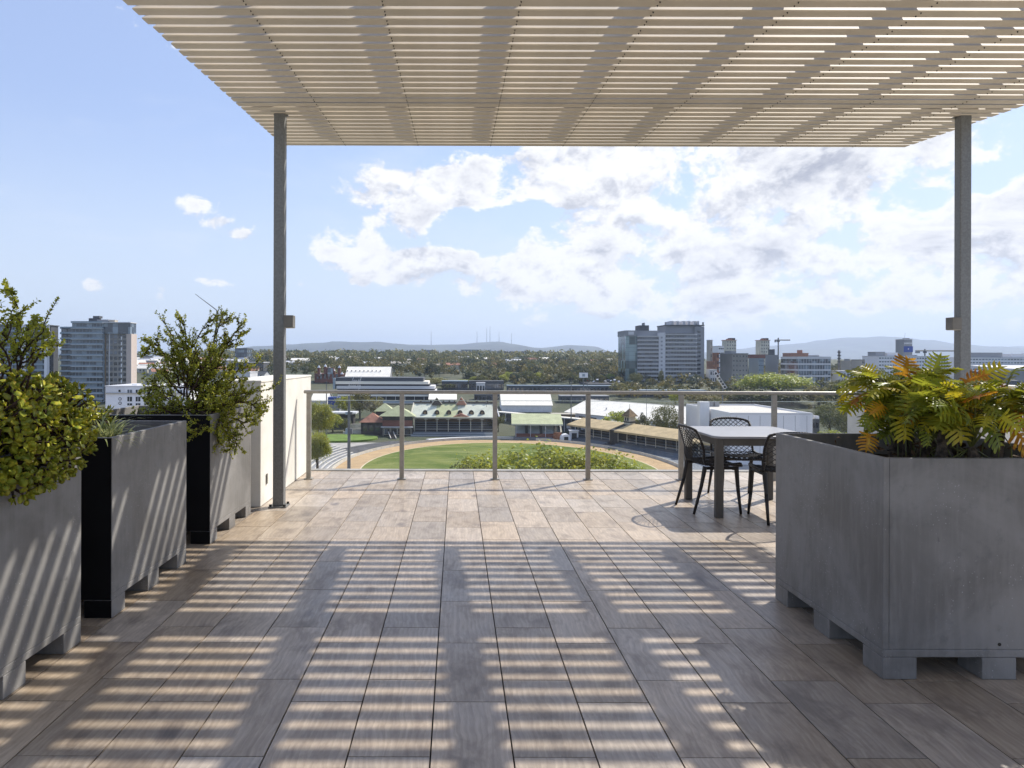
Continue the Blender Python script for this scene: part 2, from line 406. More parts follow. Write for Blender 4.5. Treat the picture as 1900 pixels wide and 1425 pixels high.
# ------------------------------------------------------------------ canopy
can = empty('louvred_canopy', (1.6, 6.7, 0), 'beige louvred sun canopy on two galvanised steel posts over the terrace', 'pergola')
CX, CY = 1.6, 6.7
def HC(y): return EYE + 1.83 + .08*y      # underside of the blades
slope = math.atan(.08)
XL, XR = -2.03, 5.19
bl = MB(); L0, L1 = XL-CX, XR-CX
prof = [(0,0),(.004,-.006),(.094,-.006),(.0985,0),(.097,.055),(.091,.0575)]
n = len(prof)
bl.add([(L0,a,b) for a,b in prof]+[(L1,a,b) for a,b in prof], [tuple(range(n)), tuple(range(2*n-1,n-1,-1))] + [(i,n+i,n+(i+1)%n,(i+1)%n) for i in range(n)])
blade_me = bl.mesh('louvre_blade', M['louvre'])
scr = MB(); JX = [-1.296+.838*k for k in range(0, 8)]
y = 8.02 - .098; k = 0
while y > -.6:
    o = link('louvre_blade', blade_me, can, (rnd.uniform(-.004,.004), y-CY, HC(y)), (slope, 0, 0))
    for jx in JX:
        for dy in (.02, .07): scr.tube((jx-CX+rnd.uniform(-.003,.003), y+dy-CY, HC(y+dy)-.014), (jx-CX, y+dy-CY, HC(y+dy)-.004), .0038, n=6)
    y -= .145; k += 1
scr.build('blade_screws', M['screw'], can, kind='stuff')
for jx in JX + [XL+.03, XR-.03]:
    w_ = .022 if jx in JX else .008
    j = MB().box(jx-w_-CX, jx+w_-CX, 0, 8.55, .07, .27)
    o = j.build('joist', M['louvre'], can); o.location = (0, -.6-CY, HC(-.6)); o.rotation_euler = (slope, 0, 0)
for yb in (6.40, 1.2):
    MB().box(L0+.02, L1-.02, -.06, .06, 0, .19).build('cross_beam', M['louvre'], can).location = (0, yb-CY, HC(yb)+.072+.146)
    MB().box(L0+.02, L1-.02, -.055, .055, 0, .008).build('beam_cover_strip', M['louvre'], can).location = (0, yb-CY, HC(yb)+.062)
def cpost(x, box_side):
    y = 6.70; top = HC(y)-.006
    p = MB().box(-.052, .052, -.045, .045, .013, top).build('steel_post', M['steel'], can, bevel=.006); p.location = (x-CX, y-CY, 0)
    bp = MB().box(-.085, .085, -.085, .085, .001, .013).build('base_plate', M['steel'], p)
    for sx in (-1, 1):
        for sy in (-1, 1): MB().tube((sx*.068, sy*.068, .012), (sx*.068, sy*.068, .032), .013, n=6).build('anchor_bolt', M['screw'], p)
    MB().box(-.07, .07, -.16, .06, top, top+.008).build('cap_plate', M['steel'], p)
    l = MB().box(-.045, .045, -.05, .05, -.06, .06).build('wall_light', M['box_paint'], can, bevel=.004); l.location = (x-CX+box_side*.099, y-CY-.02, 1.79)
    MB().box(-.038, .038, -.042, .042, -.063, -.0605).build('lamp_lens', M['render_white'], l)
cpost(-1.72, 1); cpost(4.90, -1)
for x in (-1.72, 4.90):
    MB().box(-.045, .045, -.36, .05, .075, .22).build('post_bracket', M['louvre'], can).location = (x-CX, 6.70-CY, HC(6.7)-.005)

# ------------------------------------------------------------------ planters
M['flat_black'] = mat('flat_black_finish', (.005,.005,.006), .7, spec=.15)  # flat black for the near side of the left tubs and feet
def planter(x, y, label, dark=False):
    """1.05 m square tub, x,y = its centre"""
    e = empty('planter_box', (x, y, 0), label, 'planter', 'square charcoal planter tubs on the terrace')
    h = .525; t = .028
    b = MB()
    b.box(-h, h, -h, h, .100, .135)
    b.box(-h, -h+t, -h, h, .135, .998); b.box(h-t, h, -h, h, .135, .998)
    b.box(-h+t, h-t, -h, -h+t, .135, .997); b.box(-h+t, h-t, h-t, h, .135, .997)
    b.build('tub', M['planter'], e, bevel=.004)
    if dark: MB().box(-h+.004, h-.004, -h-.0015, -h-.0002, .102, .994).build('black_near_face', M['flat_black'], e)
    for i in range(3):
        for j in range(3):
            if i == 1 and j == 1: continue
            cx, cy = (-.448, 0, .448)[i], (-.448, 0, .448)[j]
            MB().box(cx-.077, cx+.077, cy-.077, cy+.077, .001, .0995).build('foot', M['planter'], e, bevel=.003)
            if dark and j == 0: MB().box(cx-.075, cx+.075, cy-.0785, cy-.0772, .003, .098).build('black_foot_face', M['flat_black'], e)
    s = MB(); N = 14
    vs = []; fs = []
    for j in range(N+1):
        for i in range(N+1):
            px, py = -h+t+.002+(2*h-2*t-.004)*i/N, -h+t+.002+(2*h-2*t-.004)*j/N
            vs.append((px, py, .865+.03*mnoise.noise(Vector((px*4+x, py*4+y, 0)))))
    for j in range(N):
        for i in range(N): fs.append((j*(N+1)+i, j*(N+1)+i+1, (j+1)*(N+1)+i+1, (j+1)*(N+1)+i))
    s.add(vs, fs); s.build('soil', M['soil'], e, smooth=True)
    MB().tube((-.0, -h+.003, .16), (.0, -h-.0015, .16), .008, n=10).build('drain_hole', M['screw'], e)
    return e
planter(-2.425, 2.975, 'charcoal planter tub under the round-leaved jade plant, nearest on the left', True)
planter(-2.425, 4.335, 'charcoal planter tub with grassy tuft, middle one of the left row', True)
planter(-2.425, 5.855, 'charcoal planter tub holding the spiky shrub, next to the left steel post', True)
planter(2.445, 3.635, 'large charcoal planter tub full of lobed yellow-green leaves before the dining table')

# ------------------------------------------------------------------ table
tb = empty('dining_table', (2.80, 6.70, 0), 'square pale grey table with thick taupe legs beside the balustrade', 'table')
def rrect(hx, hy, r, n=5):
    p = []
    for (cx, cy, a0) in ((hx-r, hy-r, 0), (-hx+r, hy-r, pi/2), (-hx+r, -hy+r, pi), (hx-r, -hy+r, 3*pi/2)):
        for i in range(n+1): a = a0 + pi/2*i/n; p.append((cx+r*cos(a), cy+r*sin(a)))
    return p
MB().prism(rrect(.475, .475, .07), .722, .745).build('table_top', M['table_top'], tb, bevel=.006)
for (sx, sy) in ((1,0),(-1,0),(0,1),(0,-1)):
    MB().box(*((sx*.43-.012, sx*.43+.012, -.38, .38) if sx else (-.38, .38, sy*.43-.012, sy*.43+.012)), .655, .7215).build('apron', M['table_leg'], tb)
for sx in (-1, 1):
    for sy in (-1, 1):
        MB().prism([(sx*.415+a, sy*.415+b) for a, b in rrect(.036, .036, .018, 3)], .001, .721).build('table_leg', M['table_leg'], tb, bevel=.002)

# ------------------------------------------------------------------ chairs
def shell_pt(u, v):
    """u across -1..1, v from the front lip of the seat 0 to the top of the back 1"""
    key = [(0.0,.215,.425,.205),(.08,.20,.447,.215),(.25,.10,.440,.225),(.42,-.03,.432,.225),(.50,-.10,.437,.222),(.57,-.155,.462,.218),(.64,-.185,.515,.215),(.80,-.225,.65,.222),(1.0,-.275,.805,.200)]
    for i in range(len(key)-1):
        if v <= key[i+1][0] + 1e-9: break
    a, b = key[i], key[i+1]; t = (v-a[0])/(b[0]-a[0]); t = t if i in (0,) else t
    yy, zz, ww = (a[j]+(b[j]-a[j])*t for j in (1,2,3))
    if v < .55: zz += .022*u*u
    k = max(0, (v-.5)/.5)
    yy += .055*u*u*min(1, k*2.2)
    if v > .9: zz -= .03*abs(u)**3*((v-.9)/.1)
    return Vector((ww*u, yy, zz))
def make_chair(loc, rz, label):
    e = empty('cafe_chair', loc, label, 'chair', 'black perforated plastic chairs round the table', rz)
    NX, NY = 16, 36
    def P(i, j): return shell_pt(max(-1,min(1,(i/NX)*2-1)), max(0,min(1,j/NY)))
    def lattice(j0, j1, name):
        b = MB(); idx = {}
        def V(i, j):
            if (i, j) not in idx: idx[(i, j)] = len(b.v); b.v.append(tuple(P(i, j)))
            return idx[(i, j)]
        for j in range(j0, j1+1):
            for i in range(0, NX+1):
                if (i+j) % 2: continue
                if j+2 <= j1:       # diamond above vertex (i,j)
                    vs = []
                    if i == 0: q = [(0,j),(1,j+1),(0,j+2)]
                    elif i == NX: q = [(NX,j),(NX,j+2),(NX-1,j+1)]
                    else: q = [(i,j),(i+1,j+1),(i,j+2),(i-1,j+1)]
                    b.f.append(tuple(V(*t) for t in q)); b.mi.append(0)
        for jj, s in ((j0, 1), (j1, -1)):
            for i in range(0, NX-1):
                if (i+jj) % 2 == 0:
                    b.f.append((V(i, jj), V(i+2, jj), V(i+1, jj+s)) if s > 0 else (V(i, jj), V(i+1, jj+s), V(i+2, jj))); b.mi.append(0)
        o = b.build(name, M['chair'], e)
        w_ = o.modifiers.new('lattice', 'WIREFRAME'); w_.thickness = .0088; w_.use_even_offset = False; w_.use_replace = True
        return o
    lattice(0, 20, 'seat'); lattice(20, 36, 'backrest')
    rim = MB(); pts = []
    for j in range(0, NY+1): pts.append(P(0, j))
    for i in range(1, NX+1): pts.append(P(i, NY))
    for j in range(NY-1, -1, -1): pts.append(P(NX, j))
    for i in range(NX-1, 0, -1): pts.append(P(i, 0))
    N_ = len(pts)
    for i in range(N_): rim.tube(pts[i], pts[(i+1)%N_], .0125, n=6)
    rim.build('rim', M['chair'], e, smooth=True)
    for sx in (-1, 1):
        MB().path([(sx*.205,.165,.435),(sx*.21,.18,.22),(sx*.225,.20,.001)], [.021,.017,.012], 8).build('front_leg', M['chair'], e, smooth=True)
        MB().path([(sx*.205,-.135,.44),(sx*.205,-.17,.26),(sx*.215,-.245,.001)], [.022,.017,.012], 8).build('rear_leg', M['chair'], e, smooth=True)
        MB().tube((sx*.205,.165,.425),(sx*.205,-.14,.425),.015, n=6).build('side_rail', M['chair'], e)
    MB().tube((-.205,.14,.415),(.205,.14,.415),.012, n=6).build('cross_rail', M['chair'], e)
    return e
make_chair((2.43, 6.64, 0), radians(-90+4), 'black perforated chair at the left side of the table, its back towards the left post')
make_chair((2.92, 7.20, 0), radians(178), 'black perforated chair on the far side of the table, back against the balustrade')
make_chair((2.93, 6.22, 0), radians(-3), 'black perforated chair on the near side of the table, half hidden by the big planter')
# ================================================================== PLANTS
M['jade'] = mat_leaf("jade_leaf", (.42,.46,.045), (.70,.62,.07), (.19,.26,.032), rim=(.58,.24,.04), trans=.34, rough=.30, nscale=13)
M['spek'] = mat_leaf("small_round_leaf", (.33,.38,.04), (.58,.53,.05), (.15,.20,.03), trans=.42, rough=.35, nscale=11)
M['grassy'] = mat_leaf("strappy_leaf", (.34,.38,.12), (.60,.58,.28), (.18,.24,.06), trans=.35, nscale=20)
M['stem'] = mat("brown_stem", (.055,.030,.020), .8, var=.3, scale=30)
M['xstem'] = mat("rough_grey_brown_trunk", (.15,.115,.085), .85, var=.45, scale=26, bump=.8)
M['petiole'] = mat("green_petiole", (.16,.17,.045), .5, var=.3, scale=8)
M['dead'] = mat("dry_brown_leaf", (.13,.075,.035), .85, var=.4, scale=12)
M['x_green'] = mat_leaf("lobed_leaf_green", (.25,.30,.03), (.52,.50,.045), (.11,.155,.022), trans=.42, nscale=6, objrand=.28)
M['x_yellow'] = mat_leaf("lobed_leaf_yellow", (.55,.50,.035), (.70,.56,.03), (.30,.33,.03), trans=.40, nscale=7, objrand=.2)
M['x_orange'] = mat_leaf("lobed_leaf_orange", (.62,.26,.022), (.72,.42,.03), (.35,.12,.02), trans=.40, nscale=8, objrand=.25)

def frame(pos, out_dir, up=Vector((0,0,1)), roll=0.0, s=1.0):
    """matrix whose +Y points along out_dir, +Z roughly up"""
    y = Vector(out_dir).normalized(); x = y.cross(up)
    if x.length < 1e-3: x = Vector((1,0,0))
    x.normalize(); z = x.cross(y)
    m = Matrix(((x.x,y.x,z.x,pos[0]),(x.y,y.y,z.y,pos[1]),(x.z,y.z,z.z,pos[2]),(0,0,0,1)))
    return m @ Matrix.Rotation(roll, 4, 'Y') @ Matrix.Scale(s, 4)
def add_leaf(mb, verts, faces, rim, mtx):
    mb.add([mtx @ Vector(v) for v in verts], faces)
    if mb.att is not None: mb.att.extend(rim)
# jade leaf: thick cupped oval, length 1 (scaled)
def jade_geo():
    rows = [(0.0,.06,0.0),(.30,.24,.02),(.62,.36,.05),(.86,.27,.11),(1.0,.08,.15)]
    vs=[]; rim=[]
    for (y,wd,z) in rows:
        for k,q in ((-1,1),(0,0),(1,1)):
            vs.append((k*wd, y, z + (.07 if k else 0))); rim.append(min(1.0,(1.0 if k else .25) * min(1,y*1.1+.1) + (.6 if y > .95 else 0)))
    nb = len(vs)
    for (y,wd,z) in rows: vs.append((0, y, z-.09*(1-abs(y-.5)))); rim.append(.3*y)
    fs=[]
    for i in range(4):
        a=3*i; fs += [(a,a+1,a+4,a+3),(a+1,a+2,a+5,a+4)]
        b=nb+i; fs += [(a+3,b+1,b,a),(a+2,b,b+1,a+5)]
    return vs,fs,rim
JG = jade_geo()
jm = MB(); jm.att = []; add_leaf(jm, *JG, Matrix.Identity(4)); jade_me = jm.mesh('jade_leaf', M['jade']); jade_me.polygons.foreach_set('use_smooth', [True]*len(jade_me.polygons))

def jade_plant(base, blobs, avoid, label, seed, nros, lsize=.044, ncap=300, stems=26):
    """blobs: list of (centre, radii, weight); rosettes sit on the outer shell of their union"""
    rr = random.Random(seed)
    e = empty('jade_plant', base, label, 'succulent'); B = Vector(base)
    stuff = MB(); stuff.att = []; st = MB(); cand = []; tips = []
    tot = sum(b[2] for b in blobs); tries = 0
    while len(tips) < nros and tries < nros*60:
        tries += 1
        q = rr.random()*tot
        for b in blobs:
            q -= b[2]
            if q <= 0: break
        c, r, _ = b
        d = Vector((rr.gauss(0,1), rr.gauss(0,1), rr.gauss(0,1))).normalized()
        k = rr.uniform(.55, 1.04) if rr.random() < .35 else rr.uniform(.86, 1.06)
        p = Vector((c[0]+d.x*r[0]*k, c[1]+d.y*r[1]*k, c[2]+d.z*r[2]*k))
        if not avoid(p): continue
        if any((p-t[0]).length < lsize*.62 for t in tips): continue
        n = Vector((d.x/r[0], d.y/r[1], d.z/r[2])).normalized()
        tips.append((p, (n*1.1 + Vector((0,-.12,.22)) + Vector((rr.gauss(0,.25),rr.gauss(0,.25),0))).normalized()))
    for (p, ax) in tips:
        s0 = lsize*rr.uniform(.7, 1.15); pairs = rr.choice((2,3,3))
        t1 = ax.orthogonal().normalized(); ph = rr.random()*pi
        for j in range(pairs):
            a = ph + j*pi/2; tilt = .16+.50*j/ max(1,pairs-1)
            s = s0*(1 - .22*j)
            for h in (0, pi):
                side = (Matrix.Rotation(a+h+rr.gauss(0,.12), 3, ax) @ t1)
                out = (side*(1-tilt) + ax*tilt).normalized()
                m = frame(p + ax*(.011*j) - ax*.01, out, ax, rr.gauss(0,.2), s)
                cand.append(m)
        st.tube(p - ax*.07 - (p-B).normalized()*.02, p, .006, .005, 5)
    cand.sort(key=lambda m: (m.translation - Vector((0,0,EYE))).length + rr.random()*.25 )
    inv = Matrix.Translation(-B)
    for i, m in enumerate(cand):
        if i < ncap: link('jade_leaf', jade_me, e, mtx=inv @ m)
        else: add_leaf(stuff, *JG, inv @ m)
    o = stuff.build('jade_foliage', M['jade'], e, smooth=True, kind='stuff')
    for i in range(stems):
        p, ax = rr.choice(tips); mid = B.lerp(p, .5) + Vector((rr.gauss(0,.04), rr.gauss(0,.04), -.02))
        st.path([B+Vector((rr.gauss(0,.08),rr.gauss(0,.08),-.02)), mid, p-ax*.02], [.018,.012,.006], 6)
    for v in range(len(st.v)): st.v[v] = tuple(Vector(st.v[v]) - B)
    st.build('stems', M['stem'], e, smooth=True)
    return e
def av1(p):
    inside = (-2.93 < p.x < -1.865 and 2.46 < p.y < 3.49)
    if p.z < 1.03 and inside: return False
    if p.y > 3.60 and p.z < 1.0: return False
    return p.z > .80
jade_plant((-2.35, 2.98, .87),
    [((-2.35,3.05,1.19),(.44,.42,.25),5), ((-2.06,2.98,1.14),(.30,.42,.27),5), ((-1.90,3.12,1.05),(.14,.38,.20),5), ((-2.12,3.45,1.17),(.28,.20,.17),2.4), ((-2.45,2.85,1.33),(.35,.35,.2),2), ((-1.87,2.95,.95),(.10,.20,.12),1.5)],
    av1, 'dense round-leaved jade plant spilling over the nearest left planter', 3, 800, .049)
jade_plant((-2.6, 4.2, .87), [((-2.6,4.2,1.13),(.30,.26,.17),4), ((-2.2,4.2,1.06),(.13,.12,.09),.8)],
    lambda p: p.z > 1.0 and p.x > -2.95 and p.x < -1.98, 'smaller jade plant in the middle left planter beside the grassy tuft', 5, 170, .045, ncap=140, stems=12)

# strappy tuft and loose blades in the middle planter
def tuft(base, n, L, label, seed, name='grass_tuft', spread=1.0):
    rr = random.Random(seed); e = empty(name, base, label, 'plant')
    b = MB()
    for i in range(n):
        a = rr.random()*2*pi; l = L*rr.uniform(.55,1.1); w_ = rr.uniform(.004,.008); el = rr.uniform(.5,1.3)
        p = Vector((rr.gauss(0,.03),rr.gauss(0,.03),0)); d = Vector((cos(a)*cos(el)*spread, sin(a)*cos(el)*spread, sin(el)))
        side = Vector((-sin(a), cos(a), 0)); prev = None; K = 6
        vs = []
        for k in range(K+1):
            t = k/K; ww = w_*(1-t**2)*(.6+.4*min(1,t*4)) + .0005
            vs += [p-side*ww, p+side*ww]
            d = (d + Vector((0,0,-.33))*(.3+t)).normalized(); p = p + d*l/K
        b.add(vs, [(2*k,2*k+1,2*k+3,2*k+2) for k in range(K)])
    b.build('blades', M['grassy'], e, smooth=True, kind='stuff'); return e
tuft((-2.02, 3.98, .94), 110, .27, 'pale strappy grass tuft at the near corner of the middle left planter', 11)
tuft((-2.25, 4.35, .90), 50, .2, 'low strappy tuft deeper inside the middle left planter', 12)

# ---- spiky-branched shrub with tiny round leaves
SG = ([(0,0,0),(-.42,.5,.06),(0,.55,-.04),(.42,.5,.06),(0,1,.05)], [(0,2,1),(0,3,2),(1,2,4),(2,3,4)], None)
def shrub(base, stems, label, seed, leaf=.017, gap=.0125, tw=1.0):
    """stems: list of point lists (world); each gets side twigs and pairs of leaves"""
    rr = random.Random(seed); e = empty('shrub', base, label, 'shrub'); B = Vector(base)
    lf = MB(); wd = MB()
    def leaves(a, b_, dens=1.0):
        d = b_ - a; L = d.length; ax = d.normalized(); n = max(1, int(L/gap*dens)); o1 = ax.orthogonal().normalized()
        for i in range(n):
            p = a + d*((i+rr.random())/n); an = (pi/2*(i%2)) + rr.gauss(0,.5)
            for h in (0, pi):
                side = Matrix.Rotation(an+h, 3, ax) @ o1
                out = (side + ax*rr.uniform(.2,.9)).normalized()
                add_leaf(lf, SG[0], SG[1], None, frame(p, out, ax, rr.gauss(0,.4), leaf*rr.uniform(.75,1.25)))
    def grow(pts, r, lvl):
        pts = [Vector(p) for p in pts]
        # smooth wiggle
        fine = []
        for i in range(len(pts)-1):
            for k in range(4):
                fine.append(pts[i].lerp(pts[i+1], k/4) + Vector((rr.gauss(0,1),rr.gauss(0,1),rr.gauss(0,1)))*.006)
        fine.append(pts[-1]); n = len(fine)
        wd.path(fine, [r*(1-.78*i/(n-1)) for i in range(n)], 5)
        for i in range(n-1):
            t = i/(n-1)
            if lvl > 0 or t > .25: leaves(fine[i], fine[i+1], 1.15 if t > .3 else .6)
        if lvl < 2:
            k = int((n-1)*(.9 if lvl == 0 else .55))
            for i in range(2, n-1):
                for rep in range(1 if lvl else 2):
                    if rr.random() < (.62 if lvl == 0 else .30)*tw:
                        d = (fine[i+1]-fine[i]).normalized(); sd = Matrix.Rotation(rr.random()*2*pi, 3, d) @ d.orthogonal().normalized()
                        L = (.17 if lvl == 0 else .08)*rr.uniform(.5,1.3)*(1.15-.6*i/n)
                        q = fine[i]; dd = (d*.75+sd*.8+Vector((0,0,.12))).normalized()
                        grow([q, q+dd*L*.5, q+dd*L+Vector((0,0,.02))], r*.5, lvl+1)
    for s in stems: grow(s[:-1], s[-1], 0)
    for mb in (lf, wd):
        for i in range(len(mb.v)): mb.v[i] = tuple(Vector(mb.v[i]) - B)
    wd.build('branches', M['stem'], e, smooth=True)
    lf.build('foliage', M['spek'], e, kind='stuff'); return e
def S(*p, r=.01):
    """stem through (px, py, Y) photo sightings turned into world points"""
    return [ (WX(a,Y), Y, WZ(b,Y)) for (a,b,Y) in p ] + [r]
rr = random.Random(21)
stems = [ S((372,775,5.8),(372,700,5.8),(360,640,5.82),(395,585,5.85), r=.012), S((365,770,5.8),(345,690,5.75),(325,640,5.7),(303,590,5.7), r=.009),
  S((372,740,5.8),(385,670,5.9),(402,610,6.0),(425,590,6.0), r=.012), S((378,720,5.85),(410,660,5.95),(430,625,6.0),(452,600,6.0), r=.012),
  S((360,720,5.8),(352,660,5.7),(345,630,5.7),(343,598,5.7), r=.011), S((350,720,5.7),(310,665,5.6),(285,640,5.6),(272,648,5.6), r=.01),
  S((370,760,5.8),(425,750,5.75),(460,745,5.7),(485,765,5.7), r=.011), S((372,770,5.7),(430,775,5.6),(452,785,5.55),(475,780,5.5), r=.010),
  S((372,765,5.7),(412,790,5.6),(425,815,5.55),(432,852,5.5), r=.009), S((372,765,5.7),(405,770,5.55),(425,800,5.5),(445,830,5.48), r=.009),
  S((365,765,5.7),(395,775,5.5),(402,800,5.45),(408,830,5.44), r=.008), S((372,765,5.6),(395,772,5.4),(370,800,5.28),(350,818,5.24), r=.007),
  S((350,775,5.7),(310,765,5.6),(280,768,5.6),(255,780,5.6), r=.01), S((350,770,5.8),(310,740,5.9),(285,720,6.0),(270,735,6.0), r=.01),
  S((372,740,5.8),(420,715,5.9),(440,700,5.9),(447,712,5.9), r=.009) ]
for i in range(34):
    a = rr.random()*2*pi; el = rr.uniform(-.15, 1.25); L = rr.uniform(.28,.52)
    b0 = Vector((-2.17+rr.gauss(0,.10), 5.8+rr.gauss(0,.12), rr.uniform(.92,1.25)))
    d = Vector((cos(a)*cos(el), sin(a)*cos(el)*.8, sin(el)))
    p1 = b0 + d*L*.5; p2 = p1 + (d+Vector((0,0,-.25))).normalized()*L*.5
    if p2.z < 1.0 and p2.x < -1.86: p2.z = 1.02; p1.z = max(p1.z, 1.04)
    stems.append([tuple(b0), tuple(p1), tuple(p2), .009])
shrub((-2.18, 5.8, .87), stems, 'bushy shrub of tiny leaves with spiky upright sprigs, trailing over the far left planter', 4)
rr = random.Random(22)
stems = [ S((30,720,3.4),(40,660,3.4),(75,620,3.4),(108,556,3.4), r=.007), S((28,720,3.4),(32,660,3.4),(45,620,3.35),(68,590,3.3), r=.005),
  S((30,700,3.4),(55,660,3.4),(85,645,3.45),(106,632,3.5), r=.006), S((20,700,3.3),(5,640,3.3),(15,600,3.3),(29,556,3.3), r=.006),
  S((5,700,3.2),(-25,620,3.2),(-20,570,3.2),(-5,535,3.2), r=.006), S((12,640,3.3),(25,590,3.3),(45,577,3.3), r=.004), S((35,660,3.4),(34,620,3.4),(34,588,3.4), r=.006),
  S((15,700,3.4),(0,660,3.4),(8,640,3.4), r=.005), S((0,700,3.2),(-60,620,3.2),(-90,560,3.2), r=.006), S((60,680,3.4),(75,660,3.4),(95,655,3.4), r=.006), S((10,690,3.4),(30,670,3.4),(58,640,3.4), r=.006)]
shrub((-2.2, 3.35, .87), stems, 'thin upright sprigs with tiny leaves rising behind the jade plant', 6, leaf=.0185, gap=.0105, tw=.30)

# ---- big lobed-leaf plant in the right planter
def lobed_leaf(seed):
    rr = random.Random(seed); vs=[]; fs=[]
    K = 7; L = 1.0
    def zc(y): return .10*sin(y*pi*.8) - .30*y*y
    mid = []
    for k in range(K+1):
        y = L*k/K; mid.append(len(vs)); vs.append((0, y, zc(y)))
    for sgn in (-1, 1):
        inner = []
        for k in range(K+1):
            y = L*k/K; w_ = .105*(1-.6*(k/K)) if k < K else .0
            inner.append(len(vs)); vs.append((sgn*w_, y+.0, zc(y)+.03))
        for k in range(K):
            q = (mid[k], inner[k], inner[k+1], mid[k+1])
            fs.append(q if sgn < 0 else q[::-1])
        for k in range(K-1):          # lobes
            y0 = L*k/K; y1 = L*(k+1)/K; yc = (y0+y1)/2
            ln = (.36*sin(pi*min(1,(k+1.6)/(K+.6)))**.8+.06)*rr.uniform(.86,1.12); fw = .55-.9*(k/K-.2) if k > 0 else -.25
            fw = max(-.2, .18+.5*k/K)
            tipx, tipy = sgn*(.10+ln), yc + ln*fw*1.1 - (.16 if k == 0 else 0)
            ztip = zc(yc) - .22*ln + rr.gauss(0,.02)
            mx = sgn*(.10+ln*.55); my = yc+ln*.5*fw*1.1 - (.08 if k == 0 else 0)
            hw = (y1-y0)*.46
            a = len(vs); vs += [(mx, my-hw*.85, zc(yc)-.02), (mx, my+hw*.8, zc(yc)-.015), (tipx-sgn*.03, tipy-hw*.75, ztip), (tipx, tipy+hw*.45, ztip)]
            i0 = len(vs); vs += [(sgn*.09*(1-.6*k/K), y0+(y1-y0)*.16, zc(y0)+.028), (sgn*.09*(1-.6*k/K), y1-(y1-y0)*.10, zc(y1)+.028)]
            q1 = (i0, a, a+1, i0+1); q2 = (a, a+2, a+3, a+1)
            for q in (q1, q2): fs.append(q if sgn > 0 else q[::-1])
    m = MB(); m.add(vs, fs); return m
xl = {}
for i in range(4):
    for mt in ('x_green','x_yellow','x_orange'):
        me = lobed_leaf(40+i).mesh('lobed_leaf', M[mt]); me.polygons.foreach_set('use_smooth', [True]*len(me.polygons)); xl[i, mt] = me
